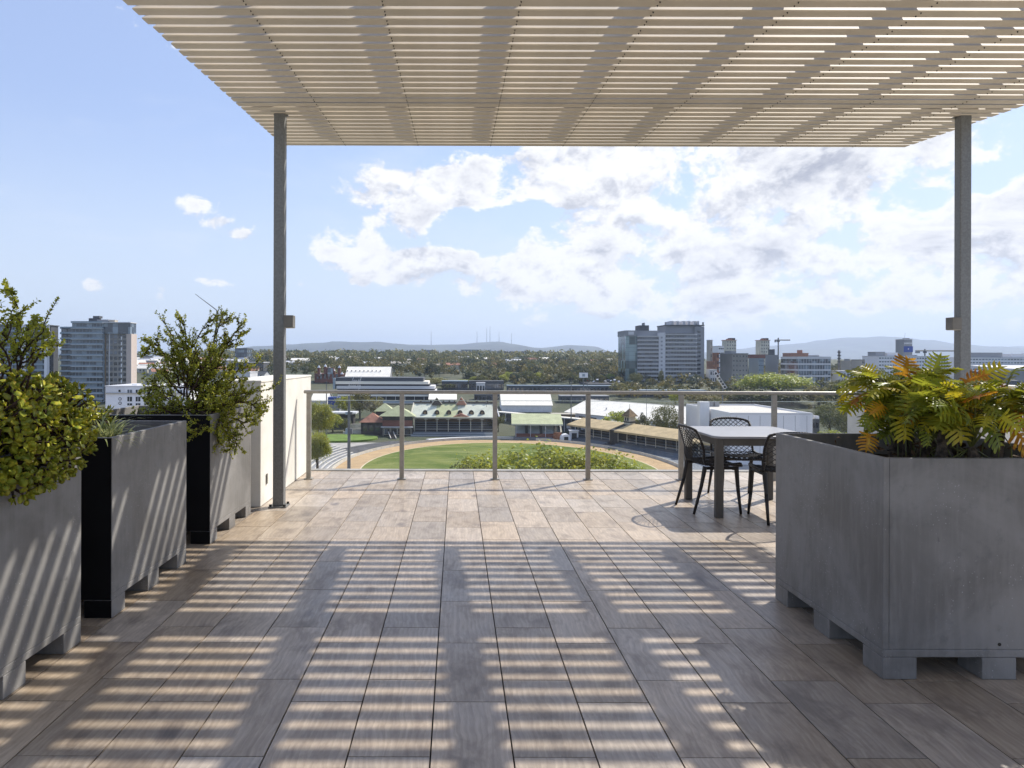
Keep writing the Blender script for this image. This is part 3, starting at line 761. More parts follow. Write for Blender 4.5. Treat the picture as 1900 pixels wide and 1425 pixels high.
def xanadu():
    rr = random.Random(9); base = Vector((2.60, 3.64, .87))
    e = empty('philodendron_plant', base, 'big plant with deeply lobed yellow-green and orange leaves in the right planter', 'plant')
    pet = MB()
    crowns = []
    for i in range(9):
        cx, cy = rr.uniform(-.34,.30), rr.uniform(-.34,.34)
        top = Vector((cx*1.05, cy*1.05, rr.uniform(.12,.25)))
        t = MB(); t.path([(cx,cy,-.02),(cx+rr.gauss(0,.02),cy+rr.gauss(0,.02),top.z*.5), tuple(top)], [.033,.030,.022], 9)
        t.build('trunk', M['xstem'], e, smooth=True); crowns.append(top)
    # extra front trunks seen through the gap
    for (cx, cy) in ((-.30,-.36),(-.19,-.42),(-.06,-.40),(.12,-.42)):
        top = Vector((cx+rr.gauss(0,.02), cy+rr.gauss(0,.02), rr.uniform(.16,.24)))
        t = MB(); t.path([(cx,cy,-.02),(cx+rr.gauss(0,.015),cy,.09),tuple(top)], [.030,.027,.018], 9); t.build('trunk', M['xstem'], e, smooth=True); crowns.append(top)
    n = 0
    for i in range(350):
        c = rr.choice(crowns)
        a = rr.random()*2*pi
        outward = Vector((cos(a), sin(a), 0)) + Vector((c.x, c.y, 0))*1.6
        outward.z = 0; outward.normalize()
        rise = rr.uniform(.15, 1.0); R = rr.uniform(.08,.28)*(1.15-.5*rise)
        tip = c + outward*R + Vector((0,0,.05+rise*.24))
        if tip.x < -.44: tip.x = -.44 + rr.uniform(-.02,.05)
        # droopy outer leaves hang below the rim
        rho = sqrt(tip.x**2+tip.y**2)
        tip.z = min(tip.z, .56 - .55*max(0,rho-.25))
        tip.z = max(tip.z, .19 + (.11 if tip.y < -.2 else 0))
        mid = c.lerp(tip, .5) + Vector((0,0,.05+.03*rise))
        pts = [c, c.lerp(mid,.55)+Vector((0,0,.012)), mid, mid.lerp(tip,.6)+Vector((0,0,.008)), tip]
        pet.path(pts, [.006,.0055,.005,.0045,.004], 5)
        d = outward*(.9) + Vector((rr.gauss(0,.25), rr.gauss(0,.25), 0)) + Vector((0,0, .9*rise - .40 + rr.gauss(0,.25) - (.25 if rho > .42 else 0)))
        if tip.y < -.28 and d.y < -.3: d.y *= .45; d.z = max(d.z, -.25)
        d.z = max(d.z, -.7)
        q = rr.random()
        mt = 'x_green' if q < .74 else ('x_yellow' if q < .95 else 'x_orange')
        s = rr.uniform(.085,.138)
        link('lobed_leaf', xl[rr.randrange(4), mt], e, mtx=frame(tip, d, Vector((0,0,1)), rr.gauss(0,.6), s)); n += 1
    # the few leaves that stand out in the photograph
    for (px, py, Y, dx, dz, s, mt) in [(1668,770,3.30,.15,-1,.17,'x_yellow'),(1715,790,3.25,.1,-1,.13,'x_green'),(1762,765,3.2,.3,-1,.20,'x_yellow'),(1612,802,3.4,-.3,-1,.13,'x_orange'),
                  (1733,690,3.6,.1,1,.15,'x_green'),(1790,708,3.5,.5,.35,.15,'x_orange'),(1768,720,3.45,-.6,.25,.15,'x_orange'),(1815,700,3.5,.6,.5,.18,'x_yellow'),(1660,720,3.5,-1,-.1,.15,'x_green'),(1860,740,3.4,1,-.1,.2,'x_green'),
                  (1870,790,3.2,.6,-.8,.2,'x_orange'),(1855,765,3.1,1,-.3,.2,'x_orange'),(1625,765,3.45,-.8,-.7,.15,'x_green'),(1640,750,3.4,-.9,-.4,.13,'x_orange'),(1700,730,3.3,-.5,-.5,.18,'x_green'),(1825,780,3.15,.5,-.9,.19,'x_green')]:
        p = Vector((WX(px,Y), Y, WZ(py,Y))) - base
        c = min(crowns, key=lambda q: (q-p).length)
        mid = c.lerp(p, .5) + Vector((0,0,.05)); pet.path([c, mid, p], [.006,.005,.004], 5)
        link('lobed_leaf', xl[rr.randrange(4), mt], e, mtx=frame(p, Vector((dx, -.35, dz)), Vector((0,-.6,.8)), rr.gauss(0,.25), s*.76))
    for i in range(46):     # aerial roots
        c = rr.choice(crowns); a = rr.random()*2*pi; r = rr.uniform(.02,.12)
        pet.path([c, c+Vector((cos(a)*r, sin(a)*r, -.06)), Vector((c.x+cos(a)*r*1.2, c.y+sin(a)*r*1.2, -.01))], [.0035,.003,.0025], 4)
    pet.build('petioles', M['petiole'], e, smooth=True)
    dm = MB()
    for i in range(240):
        c = Vector((rr.uniform(-.45,.45), rr.uniform(-.46,.42), rr.uniform(0,.17)*rr.random()))
        d = Vector((rr.gauss(0,1),rr.gauss(0,1),rr.gauss(-.3,.5)))
        m_ = frame(c, d, Vector((0,0,1)), rr.gauss(0,1), rr.uniform(.04,.10))
        dm.add([m_ @ Vector(v) for v in ((0,0,0),(.16,.4,.1),(0,1,-.1),(-.16,.5,.12),(.05,.5,.2))], [(0,1,4,3),(1,2,3,4)])
    dm.build('dry_leaf_litter', M['dead'], e, kind='stuff')
xanadu()
# ================================================================== THE CITY BELOW
KEYS = [(-3000,36),(330,36),(400,31),(470,26),(600,20),(760,16.5),(900,13),(1250,5),(1600,0),(2200,3),(3000,10),(30000,16)]
def drop(Y):
    for i in range(len(KEYS)-1):
        if Y <= KEYS[i+1][0]:
            a, b = KEYS[i], KEYS[i+1]; t = (Y-a[0])/(b[0]-a[0]); return a[1]+(b[1]-a[1])*t
    return KEYS[-1][1]
def left_rise(X, Y):   # the suburban hillside on the left
    return 11*math.exp(-((X+330)/190)**2 - ((Y-760)/230)**2)
def GZ(X, Y): return EYE - drop(Y) + left_rise(X, Y)
M['ground'] = mat("town_ground", (.085,.085,.045), .95, var=.3, scale=.03, col2=(.035,.05,.022))
M['asphalt'] = mat("asphalt", (.075,.075,.078), .9, var=.25, scale=.3)
M['concrete'] = mat("pale_concrete", (.36,.34,.31), .9, var=.15, scale=.4)
M['pale_step'] = mat("pale_concrete_step", (.55,.52,.46), .9, var=.1, scale=.8)  # even pale concrete tone for bench slats, copings and roof decks
M['sand'] = mat("tan_sand", (.42,.29,.155), .95, var=.1, scale=.25)
M['kerb'] = mat("pale_track_kerb", (.62,.54,.38), .9)
M['lawn'] = mat("bright_lawn", (.12,.19,.025), .95, var=.2, scale=.4)
M['white'] = mat("white_metal_roof", (.86,.81,.70), .55, var=.05, scale=.3, stretch=(1,1,1))
M['whitewall'] = mat("white_wall", (.74,.74,.75), .8, var=.05, scale=.4)
M['greenroof'] = mat("pale_green_iron_roof", (.52,.54,.44), .6, var=.08, scale=.25)
M['greenroof2'] = mat("grass_green_iron_roof", (.41,.43,.24), .6, var=.10, scale=.3)
M['tanroof'] = mat("tan_iron_roof", (.44,.335,.18), .75, var=.12, scale=.35)
M['rusty'] = mat("terracotta_roof", (.36,.17,.11), .8, var=.2, scale=.5)
M['darkbrown'] = mat("dark_brown_matt", (.045,.040,.036), .9, var=.3, scale=1)  # near-black brown for walls, tiers and trims; flat panels stand for openings
M['darkgrey'] = mat("dark_grey_cladding", (.075,.08,.088), .7, var=.15, scale=.5)
M['brownwall'] = mat("ochre_back_wall", (.20,.135,.07), .85, var=.3, scale=.7)
M['cream'] = mat("cream_paint", (.56,.53,.43), .7)
M['seat'] = mat("blue_grey_seats", (.13,.15,.175), .7, var=.3, scale=1.5)
M['seat2'] = mat("pale_grey_seats", (.32,.35,.36), .7, var=.2, scale=1.5)
M['brick'] = mat("orange_brick", (.34,.145,.07), .85, var=.3, scale=1.2)
M['redbrick'] = mat("dark_red_brick", (.16,.065,.045), .85, var=.35, scale=.7)
M['grey'] = mat("mid_grey_wall", (.26,.265,.275), .75, var=.12, scale=.3)
M['palegrey'] = mat("pale_grey_spandrel", (.60,.60,.61), .65, var=.07, scale=.4)
M['bluegrey'] = mat("blue_grey_panel", (.24,.30,.345), .5, var=.1, scale=.4)
M['pinkwall'] = mat("pale_pink_end_wall", (.56,.47,.41), .8, var=.05, scale=.3)
M['beige'] = mat("beige_render", (.42,.38,.315), .8, var=.12, scale=.35)
M['stain'] = mat("weathered_concrete", (.25,.235,.21), .85, var=.4, scale=.22)
M['win'] = mat_facade_glass("dark_window", (.012,.016,.022), (.12,.14,.17))
M['win2'] = mat_facade_glass("blue_window", (.030,.045,.065), (.22,.28,.33), share=.3)
M['gwin'] = mat_facade_glass("green_curtain_glass", (.020,.055,.055), (.24,.34,.34), cell=(5,5,7), share=.35)
M['blue'] = mat("royal_blue_sign", (.02,.06,.30), .5)
M['black'] = mat("black_metal", (.02,.02,.022), .5)
M['car1'] = mat("white_car_paint", (.70,.70,.70), .25, spec=.7)
M['car2'] = mat("silver_car_paint", (.30,.31,.33), .25, metal=.4)
M['car3'] = mat("red_car_paint", (.30,.03,.02), .25, spec=.7)
M['mast'] = mat("grey_mast", (.15,.155,.16), .6)
M['hill'] = mat("forested_hill", (.040,.050,.032), .95, var=.5, scale=.004, detail=8, bump=1, bscale=.01)

# terrain, one sheet to the horizon
xs = [-16000,-9000,-5000,-3000,-2000,-1400] + list(range(-1100, 1500, 45)) + [1600,2200,3200,5000,9000,16000]
ys = [-1500,-600,-100,40,140] + list(range(200, 1700, 45)) + [1850,2050,2400,2900,3700,5000,7500,11000,17000]
g = MB(); nx = len(xs)
g.v = [(x, y, GZ(x, y) + (mnoise.noise(Vector((x*.006, y*.006, 0)))*1.6 if y > 480 else 0)) for y in ys for x in xs]
g.f = [(j*nx+i, j*nx+i+1, (j+1)*nx+i+1, (j+1)*nx+i) for j in range(len(ys)-1) for i in range(nx-1)]; g.mi = [0]*len(g.f)
g.build('ground', M['ground'], smooth=True, kind='structure')
G0 = EYE - 36
# showground paving
MB().box(-150, 190, 60, 328, G0+.02, G0+.05).build('showground_paving', M['concrete'], kind='structure')
MB().box(-150, 190, 60, 128, G0+.06, G0+.07).build('road', M['asphalt'], kind='structure')
def ell(cx, cy, a, b, n=96, t0=0, t1=2*pi): return [(cx+a*cos(t0+(t1-t0)*i/n), cy+b*sin(t0+(t1-t0)*i/n)) for i in range(n + (0 if abs(t1-t0-2*pi) < 1e-6 else 1))]
EX, EYc, EA, EB = 17, 227, 48, 67
def field_mat():
    m = bpy.data.materials.new("arena_turf"); m.use_nodes = True; w = NT(m.node_tree); b = w.n['Principled BSDF']
    g_ = w.new('ShaderNodeNewGeometry').outputs['Position']
    a = w.noise(g_, .035, 4, .6, .8); b_ = w.noise(w.vm('MULTIPLY', g_, (.4,1,1)), .16, 5, .65, .5); c_ = w.noise(g_, 2.2, 3, .6)
    c = w.mix(w.mr(a, .35, .65), (.080,.120,.022), (.165,.19,.048))
    c = w.mix(w.m('MULTIPLY', w.mr(b_, .48, .68), .8), c, (.22,.235,.085))
    c = w.mix(w.m('MULTIPLY', w.mr(c_, .5, .7), .3), c, (.07,.105,.02))
    w.l.new(c, b.inputs['Base Color']); b.inputs['Roughness'].default_value = .95; b.inputs['Specular IOR Level'].default_value = .1
    return m
M['turf'] = field_mat()
MB().prism(ell(EX, EYc, EA+8.5, EB+13), G0+.06, G0+.12).build('arena_sand_track', M['sand'], kind='structure')
MB().prism(ell(EX, EYc, EA+.45, EB+.6), G0+.13, G0+.17).build('track_kerb', M['kerb'], kind='structure')
MB().prism(ell(EX, EYc, EA, EB), G0+.18, G0+.21).build('arena_grass', M['turf'], kind='structure')
def ring(name, a0, b0, a1, b1, z0, z1, t0, t1, m, n=60, **k):
    i_ = ell(EX, EYc, a0, b0, n, t0, t1); o_ = ell(EX, EYc, a1, b1, n, t0, t1); mb = MB()
    for q in range(n):
        p = [i_[q], i_[q+1], o_[q+1], o_[q]]
        mb.prism(p, z0, z1)
    return mb.build(name, m, **k)
af = empty('arena_fence', (EX, EYc, G0), 'low pale fence running round the tan sand track', 'fence')
for nm, z0, z1, m_ in (('fence_board', .1, 1.0, 'pale_step'), ('fence_rail', 1.01, 1.12, 'cream')):
    i_ = ell(0, 0, EA+8.6, EB+13.1, 120); o_ = ell(0, 0, EA+8.8, EB+13.3, 120); mb = MB()
    for q in range(120): mb.prism([i_[q], i_[(q+1)%120], o_[(q+1)%120], o_[q]], z0, z1)
    mb.build(nm, M[m_], af)
# curved concrete steps on the left bank
ter = empty('terraced_steps', (EX, EYc, G0), 'curved rows of pale concrete spectator steps at the left end of the arena', 'steps')
for k in range(7):
    a0 = EA+10.5+k*1.5; b0 = EB+15+k*1.5
    i_ = ell(0, 0, a0, b0, 40, radians(158), radians(222)); o_ = ell(0, 0, a0+1.48, b0+1.48, 40, radians(158), radians(222)); mb = MB(); fr = MB()
    for q in range(40):
        mb.prism([i_[q], i_[q+1], o_[q+1], o_[q]], .05, .4+.42*k)
    mb.build('step', M['grey'], ter)
    i2 = ell(0, 0, a0-.02, b0-.02, 40, radians(158), radians(222)); o2 = ell(0, 0, a0+.55, b0+.55, 40, radians(158), radians(222)); mb = MB()
    for q in range(40): mb.prism([i2[q], i2[q+1], o2[q+1], o2[q]], .41+.42*k, .5+.42*k)
    mb.build('bench_slat', M['pale_step'], ter)
def ramp_area(): # grey apron and grass bank on the left
    MB().prism(ell(-52, 306, 17, 13, 40), G0+.10, G0+.9).build('grass_bank', M['lawn'], kind='structure')
    ring('grey_apron', EA+9.2, EB+13.6, EA+24, EB+27, G0+.06, G0+.09, radians(95), radians(160), M['asphalt'], kind='structure')
ramp_area()

# ---------------------------------------------------------------- trees
rt = random.Random(3)
M['fol_a'] = mat_leaf("dull_green_foliage", (.105,.125,.036), (.26,.24,.065), (.042,.058,.020), trans=.22, rough=.6, nscale=.14, objrand=.35, spec=.25)
M['fol_b'] = mat_leaf("olive_foliage", (.19,.18,.055), (.40,.34,.11), (.08,.085,.032), trans=.22, rough=.6, nscale=.16, objrand=.35, spec=.25)
M['fol_c'] = mat_leaf("fresh_green_foliage", (.24,.30,.035), (.52,.50,.06), (.10,.14,.022), trans=.4, rough=.5, nscale=.45, objrand=.2)
M['fol_d'] = mat_leaf("blue_green_foliage", (.07,.098,.052), (.17,.19,.095), (.032,.047,.03), trans=.2, rough=.6, nscale=.13, objrand=.3, spec=.25)
M['bark'] = mat("tree_bark", (.10,.08,.06), .9, var=.4, scale=2)
def crown_mesh(seed, fol, nclump=60, per=48, leaf=.058, flat=.8, ragged=.28, kind='round'):
    """unit crown (radius about 1, centre at 0) of leaf clumps, plus limbs in trunk mesh"""
    r = random.Random(seed); mb = MB(); cl = []
    for i in range(nclump):
        d = Vector((r.gauss(0,1), r.gauss(0,1), r.gauss(0,1))).normalized()
        k = r.uniform(.35, .95)**.5
        if kind == 'tall': c = Vector((d.x*k*.6, d.y*k*.6, d.z*k*1.15))
        elif kind == 'flat': c = Vector((d.x*k, d.y*k, abs(d.z)*k*.62-.12))
        else: c = Vector((d.x*k, d.y*k, d.z*k*flat))
        c += Vector((r.gauss(0,1),r.gauss(0,1),r.gauss(0,1)))*.08
        cl.append((c, r.uniform(.16, .34)*(1+ragged*r.gauss(0,.5))))
    for c, cr in cl:
        for j in range(per):
            d = Vector((r.gauss(0,1), r.gauss(0,1), r.gauss(.25,1))).normalized()
            p = c + d*cr*r.uniform(.55, 1.12)
            n_ = (d + Vector((r.gauss(0,.5),r.gauss(0,.5),r.gauss(0,.5)))).normalized()
            t1 = n_.orthogonal().normalized(); t1 = Matrix.Rotation(r.random()*6.28, 3, n_) @ t1; t2 = n_.cross(t1)
            s = leaf*r.uniform(.6, 1.5)
            mb.add([p-t1*s, p+t2*s*.7-t1*s*.2, p+t1*s, p-t2*s*.6], [(0,1,2,3)])
    me = mb.mesh('crown', M[fol]); return me, cl
def trunk_mesh(cl, seed, h=1.1, r0=.075):
    r = random.Random(seed); mb = MB()
    mb.path([(0,0,-1.02),(0,0,-.8),(r.gauss(0,.05),r.gauss(0,.05),-.35)], [r0, r0*.9, r0*.55], 7)
    for c, cr in r.sample(cl, min(9, len(cl))): mb.path([(0,0,-.8+r.uniform(0,.4)), tuple(c*.5+Vector((0,0,-.15))), tuple(c)], [r0*.5, r0*.3, r0*.1], 5)
    return mb.mesh('limbs', M['bark'])
TR = {}
TRUNK = MB().path([(0,0,0),(.1,.05,.5),(0,0,1)], [1,.85,.75], 8).mesh('trunk', M['bark'])
for key, fol, kind, a in (('dull1','fol_a','round',{}),('dull2','fol_a','round',dict(flat=1.0)),('olive','fol_b','round',{}),('olive2','fol_b','flat',{}),('blue','fol_d','round',dict(flat=1.05)),
                    ('tall','fol_a','tall',{}),('fresh','fol_c','round',{}),
                    ('fig','fol_c','flat',dict(nclump=190, per=90, leaf=.030)),
                    ('near','fol_c','round',dict(nclump=300, per=100, leaf=.030, flat=.7)),('neard','fol_a','round',dict(nclump=120, per=60, leaf=.033))):
    me, cl = crown_mesh(hash(key) % 7 + len(TR)*11, fol, kind=kind, **a) if False else crown_mesh(len(TR)*11+5, fol, kind=kind, **a)
    TR[key] = (me, trunk_mesh(cl, len(TR)))
def tree(key, X, Y, h, w_, label, group=None, base=None, name='tree', cat='tree'):
    """h = total height, w_ = crown width"""
    z = GZ(X, Y) if base is None else base
    if base is None and Y < 328: z = G0+.03
    e = empty(name, (X, Y, z), label, cat, group, rz=rt.random()*6.28)
    ch = min(h*.92, max(w_*.85, h*.8 if h < 18 else h*.25)); sz = ch/2; zc_ = h - sz*.95
    c = link('crown', TR[key][0], e, (0, 0, zc_), None, (w_/2, w_/2, sz))
    link('limbs', TR[key][1], e, (0, 0, zc_), None, (w_/2*.94, w_/2*.94, sz*.94))
    link('trunk', TRUNK, e, (0, 0, -.3), None, (w_/2*.09, w_/2*.09, max(.5, zc_-sz*.75)))
    return e
def treepx(key, px, ptop, Y, wpx, label, **k):
    X = WX(px, Y); zt = WZ(ptop, Y); z = G0 if Y < 328 else GZ(X, Y)
    return tree(key, X, Y, max(3, zt-z), wpx/FPX*Y, label, **k)

# wooded rise: one mass of canopies far off, single trees in front of it
def wood(name, label, mats, regs, seed, leafs=46, lsz=1.0):
    r = random.Random(seed); mb = MB()
    for (x0, x1, y0, y1, n, hh) in regs:
        for i in range(n):
            Y = r.uniform(y0, y1); X = WX(r.uniform(x0, x1), Y); z0 = GZ(X, Y); H = hh*r.uniform(.45, 1.3); Wd = H*r.uniform(.32,.62)
            mb.cur = r.choice((0,0,1,1,2)) if len(mats) > 2 else 0
            nb = r.randint(2, 4)
            blobs = [(X+r.gauss(0,Wd*.45), Y+r.gauss(0,Wd*.4), z0+H*r.uniform(.45,.85), Wd*r.uniform(.45,.75)) for _ in range(nb)]
            for j in range(leafs):
                bx, by, bz, br = r.choice(blobs)
                d = Vector((r.gauss(0,1), r.gauss(0,1), r.gauss(.15,.9))).normalized()
                p = Vector((bx, by, bz)) + d*br*r.uniform(.7,1.1)
                n_ = (d+Vector((r.gauss(0,.4),r.gauss(0,.4),r.gauss(0,.4)))).normalized(); t1 = n_.orthogonal().normalized(); t1 = Matrix.Rotation(r.random()*6.28, 3, n_) @ t1; t2 = n_.cross(t1)
                s = lsz*r.uniform(.5,1.3)*(Y/1000+.35)
                mb.add([p-t1*s, p+t2*s*.8, p+t1*s, p-t2*s*.7], [(0,1,2,3)])
    return mb.build(name, [M[m] for m in mats], kind='stuff')
WM = ['fol_a','fol_b','fol_d']
o = wood('far_woodland', '', WM, [(380,1230,1250,1650,1200,15),(300,1300,1000,1260,700,13)], 1, 34, 1.3)
o['label'] = 'far mass of gum trees along the wooded skyline'; 
o = wood('mid_woodland', '', WM, [(480,1160,600,1000,720,12),(860,1320,545,620,90,7),(1380,1620,560,900,140,9),(1500,2300,600,1000,200,8),(-300,300,850,1300,260,9),(1140,1420,440,560,90,8),(1500,1700,400,560,60,9)], 2, 58, 1.0)
o['label'] = 'middle belt of mixed green trees behind the showground'
grp = 'single trees in front of the wooded rise'
kinds = ['dull1','dull2','olive','blue','tall','olive2']
lab = {'dull1':'dull green gum tree in the park beyond the showground', 'dull2':'dull green gum tree in the park beyond the showground', 'olive':'olive tree with yellowish crown in the park beyond the showground',
       'olive2':'broad low olive tree in the park beyond the showground', 'blue':'blue green tree in the park beyond the showground', 'tall':'tall slim dark tree in the park beyond the showground'}
LM = [(600,'left of the brick museum'),(660,'above the pale hall roof'),(740,'above the striped hall roof'),(800,'right of the striped hall'),(860,'above the blue-grey rail shed'),(920,'above the long dark rail shed'),(990,'below the dark skyline blocks'),(1050,'left of the billboard'),(1100,'right of the billboard'),(1200,'beside the office towers')]
SZ = {0:'low',1:'middling',2:'tall'}
for i in range(64):
    Y = rt.uniform(620, 930); px = 520 + 625*((i*.618) % 1)
    k = rt.choice(kinds); hh = rt.uniform(8, 15)
    if 600 < px < 730 and Y < 700: continue
    where = [l for (q, l) in LM if px < q][0]
    tree(k, WX(px, Y), Y, hh, hh*rt.uniform(.75,1.1)*(.6 if k == 'tall' else 1), lab[k].split(' in the park')[0].replace('tall slim','slim')+', '+SZ[min(2,int((hh-8)/2.4))]+(', front rows, ' if Y < 740 else ', rear rows, ')+where, group=grp)
for i in range(26):
    px = 870+ i*10.5 + rt.uniform(-4,4)
    Y = rt.uniform(560, 610); k = rt.choice(('dull1','olive','dull2','fresh','blue'))
    tree(k, WX(px, Y), Y, rt.uniform(6,10), rt.uniform(7,12), {'dull1':'dull green','olive':'olive','dull2':'rounded dull green','fresh':'bright green','blue':'blue green'}[k]+' roadside tree '+('above the long dark rail shed' if px < 945 else 'above the left part of the rail platform' if px < 1045 else 'near the billboard'), group='roadside trees by the rail sheds')
for (px, pt, Y, wp, k, l) in [
    (668,722,372,40,'olive','yellow-green tree behind the tan-roofed kiosk'), (640,735,380,36,'fresh','yellow-green tree left of the light mast by the kiosk'), (694,735,376,34,'olive','tree between the striped hall and the green tent roof'),
    (618,770,330,34,'fresh','round bush with bright top beside the white shelter'), (640,776,334,26,'neard','low dark bush just left of the light mast'),
    (590,745,140,60,'near','near tree seen through the leftmost glass panel'), (588,800,120,50,'near','lower near tree behind the leftmost glass panel'),
    (925,765,335,24,'dull1','dark tree between the two green-roofed stands'),(915,780,330,20,'dull2','small tree at the right end of the dormered grandstand'),
    (1150,762,318,60,'fresh','bushy green tree left of the little cupola'), (1190,768,300,34,'dull1','dark tree right behind the little cupola'),
    (1235,748,285,54,'neard','round dark tree in front of the big white shed'), (1253,726,420,22,'fresh','bright lime tree above the big white shed'),
    (1437,686,455,120,'fig','huge spreading fig tree with sunlit yellow-green top'), 
    (1295,727,430,50,'olive','olive tree behind the gable of the big shed'), (1325,730,420,44,'olive2','reddish olive tree beside the leaning light tower'), (1330,740,380,24,'tall','dark cypress tree left of the white flat-roofed hall'),
    (1350,725,450,60,'dull1','dark tree behind the lightmast right of the big shed'), (1395,722,440,60,'dull2','tree below the huge fig, its left side'), (1470,722,430,70,'dull1','tree below the huge fig, its right side'),
    (1520,712,430,60,'olive','olive tree right of the glass office block'), (1562,705,420,60,'dull1','green tree left of the right parapet wall'), (1540,745,330,60,'neard','leafy tree behind the white hall annexe'), (1572,752,300,50,'neard','leafy tree just left of the right parapet wall'),
    (1545,795,240,70,'near','bright green tree in front of the white hall annexe'), (1600,730,350,70,'neard','tree hidden behind the right parapet wall'),
    (1180,690,560,26,'neard','dark tree before the glass corner of the office towers'), (1227,688,560,14,'tall','narrow dark tree before the pale strip of the office towers'), (1210,702,570,22,'dull2','small dark tree at the foot of the office towers'),
    (1150,706,480,34,'olive','pale olive tree left of the office towers'), (1260,712,520,40,'olive2','low tree at the foot of the right office tower'),
    (700,716,520,40,'dull1','dark tree behind the striped hall'), (810,700,560,40,'olive','olive tree right of the striped hall'), (830,712,520,30,'dull2','small tree above the dormered grandstand'), (862,706,580,40,'fresh','bright tree beside the dark rail shed') ]:
    treepx(k, px, pt, Y, wp, l)
# near street trees whose tops show above the terrace edge
for (px, pt, Y, wp, k, l) in [(1010,822,82,230,'near','bright yellow-green treetop just beyond the terrace edge, middle one'), (918,838,88,180,'near','yellow-green treetop just beyond the terrace edge, left one'),
    (1095,830,78,190,'near','yellow-green treetop just beyond the terrace edge, behind a balustrade post'), (1150,856,74,130,'near','low yellow-green treetop beyond the terrace edge, right one'), (866,860,84,90,'neard','darker low treetop beyond the terrace edge, far left one')]:
    treepx(k, px, pt, Y, wp, l)

# ---------------------------------------------------------------- small building kit
def bempty(name, px, Y, label, cat='building', rz=0, z=None, group=None):
    X = WX(px, Y); z = (G0 if Y < 328 else GZ(X, Y)-.3) if z is None else z
    e = empty(name, (X, Y, z), label, cat, group, rz=rz); return e
def block(name, px0, px1, ptop, Y, depth, label, wall='grey', floors=5, bays=6, glass='win', band='palegrey', style='window', pbase=None, roof=True, side=None, cat='building', fh=None, ww=.62, wh=.5, plant=()):
    """a block facing the terrace; pixel sightings give its width and height at distance Y"""
    X0 = WX(px0, Y+depth if px0 > 848 else Y); X1 = WX(px1, Y+depth if px1 < 848 else Y); W_ = X1-X0; zt = WZ(ptop, Y); xc = (X0+X1)/2
    zb = G0 if Y < 328 else GZ(xc, Y)-.5
    if pbase: zb = min(zb, WZ(pbase, Y))
    e = empty(name, (xc, Y, zb), label, cat); H = zt - zb; h2 = W_/2
    facade(e, -h2, h2, 0, depth, 0, H, wall, floors, bays, glass, band, style, fh, ww, wh)
    if roof: cube('roof_parapet', band, e, -h2-.25, h2+.25, -.25, depth+.25, H, H+.55)
    for (a, b, hh, m_) in plant: cube('roof_plant', m_, e, -h2+W_*a, -h2+W_*b, depth*.25, depth*.75, H+.56, H+hh)
    return e
def facade(e, x0, x1, y0, y1, z0, z1, wall, floors, bays, glass, band, style, fh=None, ww=.62, wh=.5):
    fh = fh or (z1-z0)/floors; W_ = x1-x0
    if style == 'curtain':                          # glass block with slabs
        cube('glass_wall', glass, e, x0, x1, y0, y1, z0, z1)
        for f in range(floors): cube('floor_band', band, e, x0-.2, x1+.2, y0-.25, y1+.2, z0+fh*(f+.72), z0+fh*(f+1))
        for b in range(bays+1): cube('mullion', band, e, x0+W_*b/bays-.09, x0+W_*b/bays+.09, y0-.16, y0-.01, z0, z1-.3)
    elif style == 'balcony':
        cube('wall', wall, e, x0, x1, y0, y1, z0, z1)
        for f in range(floors):
            zz = z0+fh*f
            cube('balcony_slab', band, e, x0-.1, x1+.1, y0-1.5, y0-.01, zz+fh-.28, zz+fh-.02)
            cube('balcony_rail', 'bluegrey', e, x0, x1, y0-1.5, y0-1.42, zz+fh-.02, zz+fh+.95)
            for b in range(bays):
                xa = x0+W_*(b+.5-ww/2)/bays; xb = x0+W_*(b+.5+ww/2)/bays
                cube('window', glass, e, xa, xb, y0-.08, y0-.003, zz+.15*fh, zz+.86*fh)
    else:
        cube('wall', wall, e, x0, x1, y0, y1, z0, z1)
        if style == 'band':
            for f in range(floors):
                zz = z0+fh*f
                cube('floor_band', band, e, x0-.05, x1+.05, y0-.5, y1+.05, zz+fh*.70, zz+fh)
                cube('sun_hood', band, e, x0-.05, x1+.05, y0-.95, y0-.51, zz+fh*.93, zz+fh)
        for f in range(floors):
            zz = z0+fh*f
            for b in range(bays):
                xa = x0+W_*(b+.5-ww/2)/bays; xb = x0+W_*(b+.5+ww/2)/bays
                cube('window', glass, e, xa, xb, y0-.07, y0-.003, zz+fh*(.5-wh/2)-(.1*fh if style == 'band' else 0), zz+fh*(.5+wh/2)-(.1*fh if style == 'band' else 0))
def shed(name, px0, px1, peave, pridge, Y, depth, label, roof='white', wall='whitewall', cat='shed', ends=True, rz=0, hgt=None):
    """gabled hall, ridge across the view"""
    X0, X1 = WX(px0, Y), WX(px1, Y); xc = (X0+X1)/2; h2 = (X1-X0)/2
    zb = G0 if Y < 328 else GZ(xc, Y)-.5
    ze = WZ(peave, Y)-zb; zr = WZ(pridge, Y+depth/2)-zb
    e = empty(name, (xc, Y, zb), label, cat, rz=rz)
    gable(e, -h2, h2, 0, depth, 0, ze, zr, roof, wall); return e
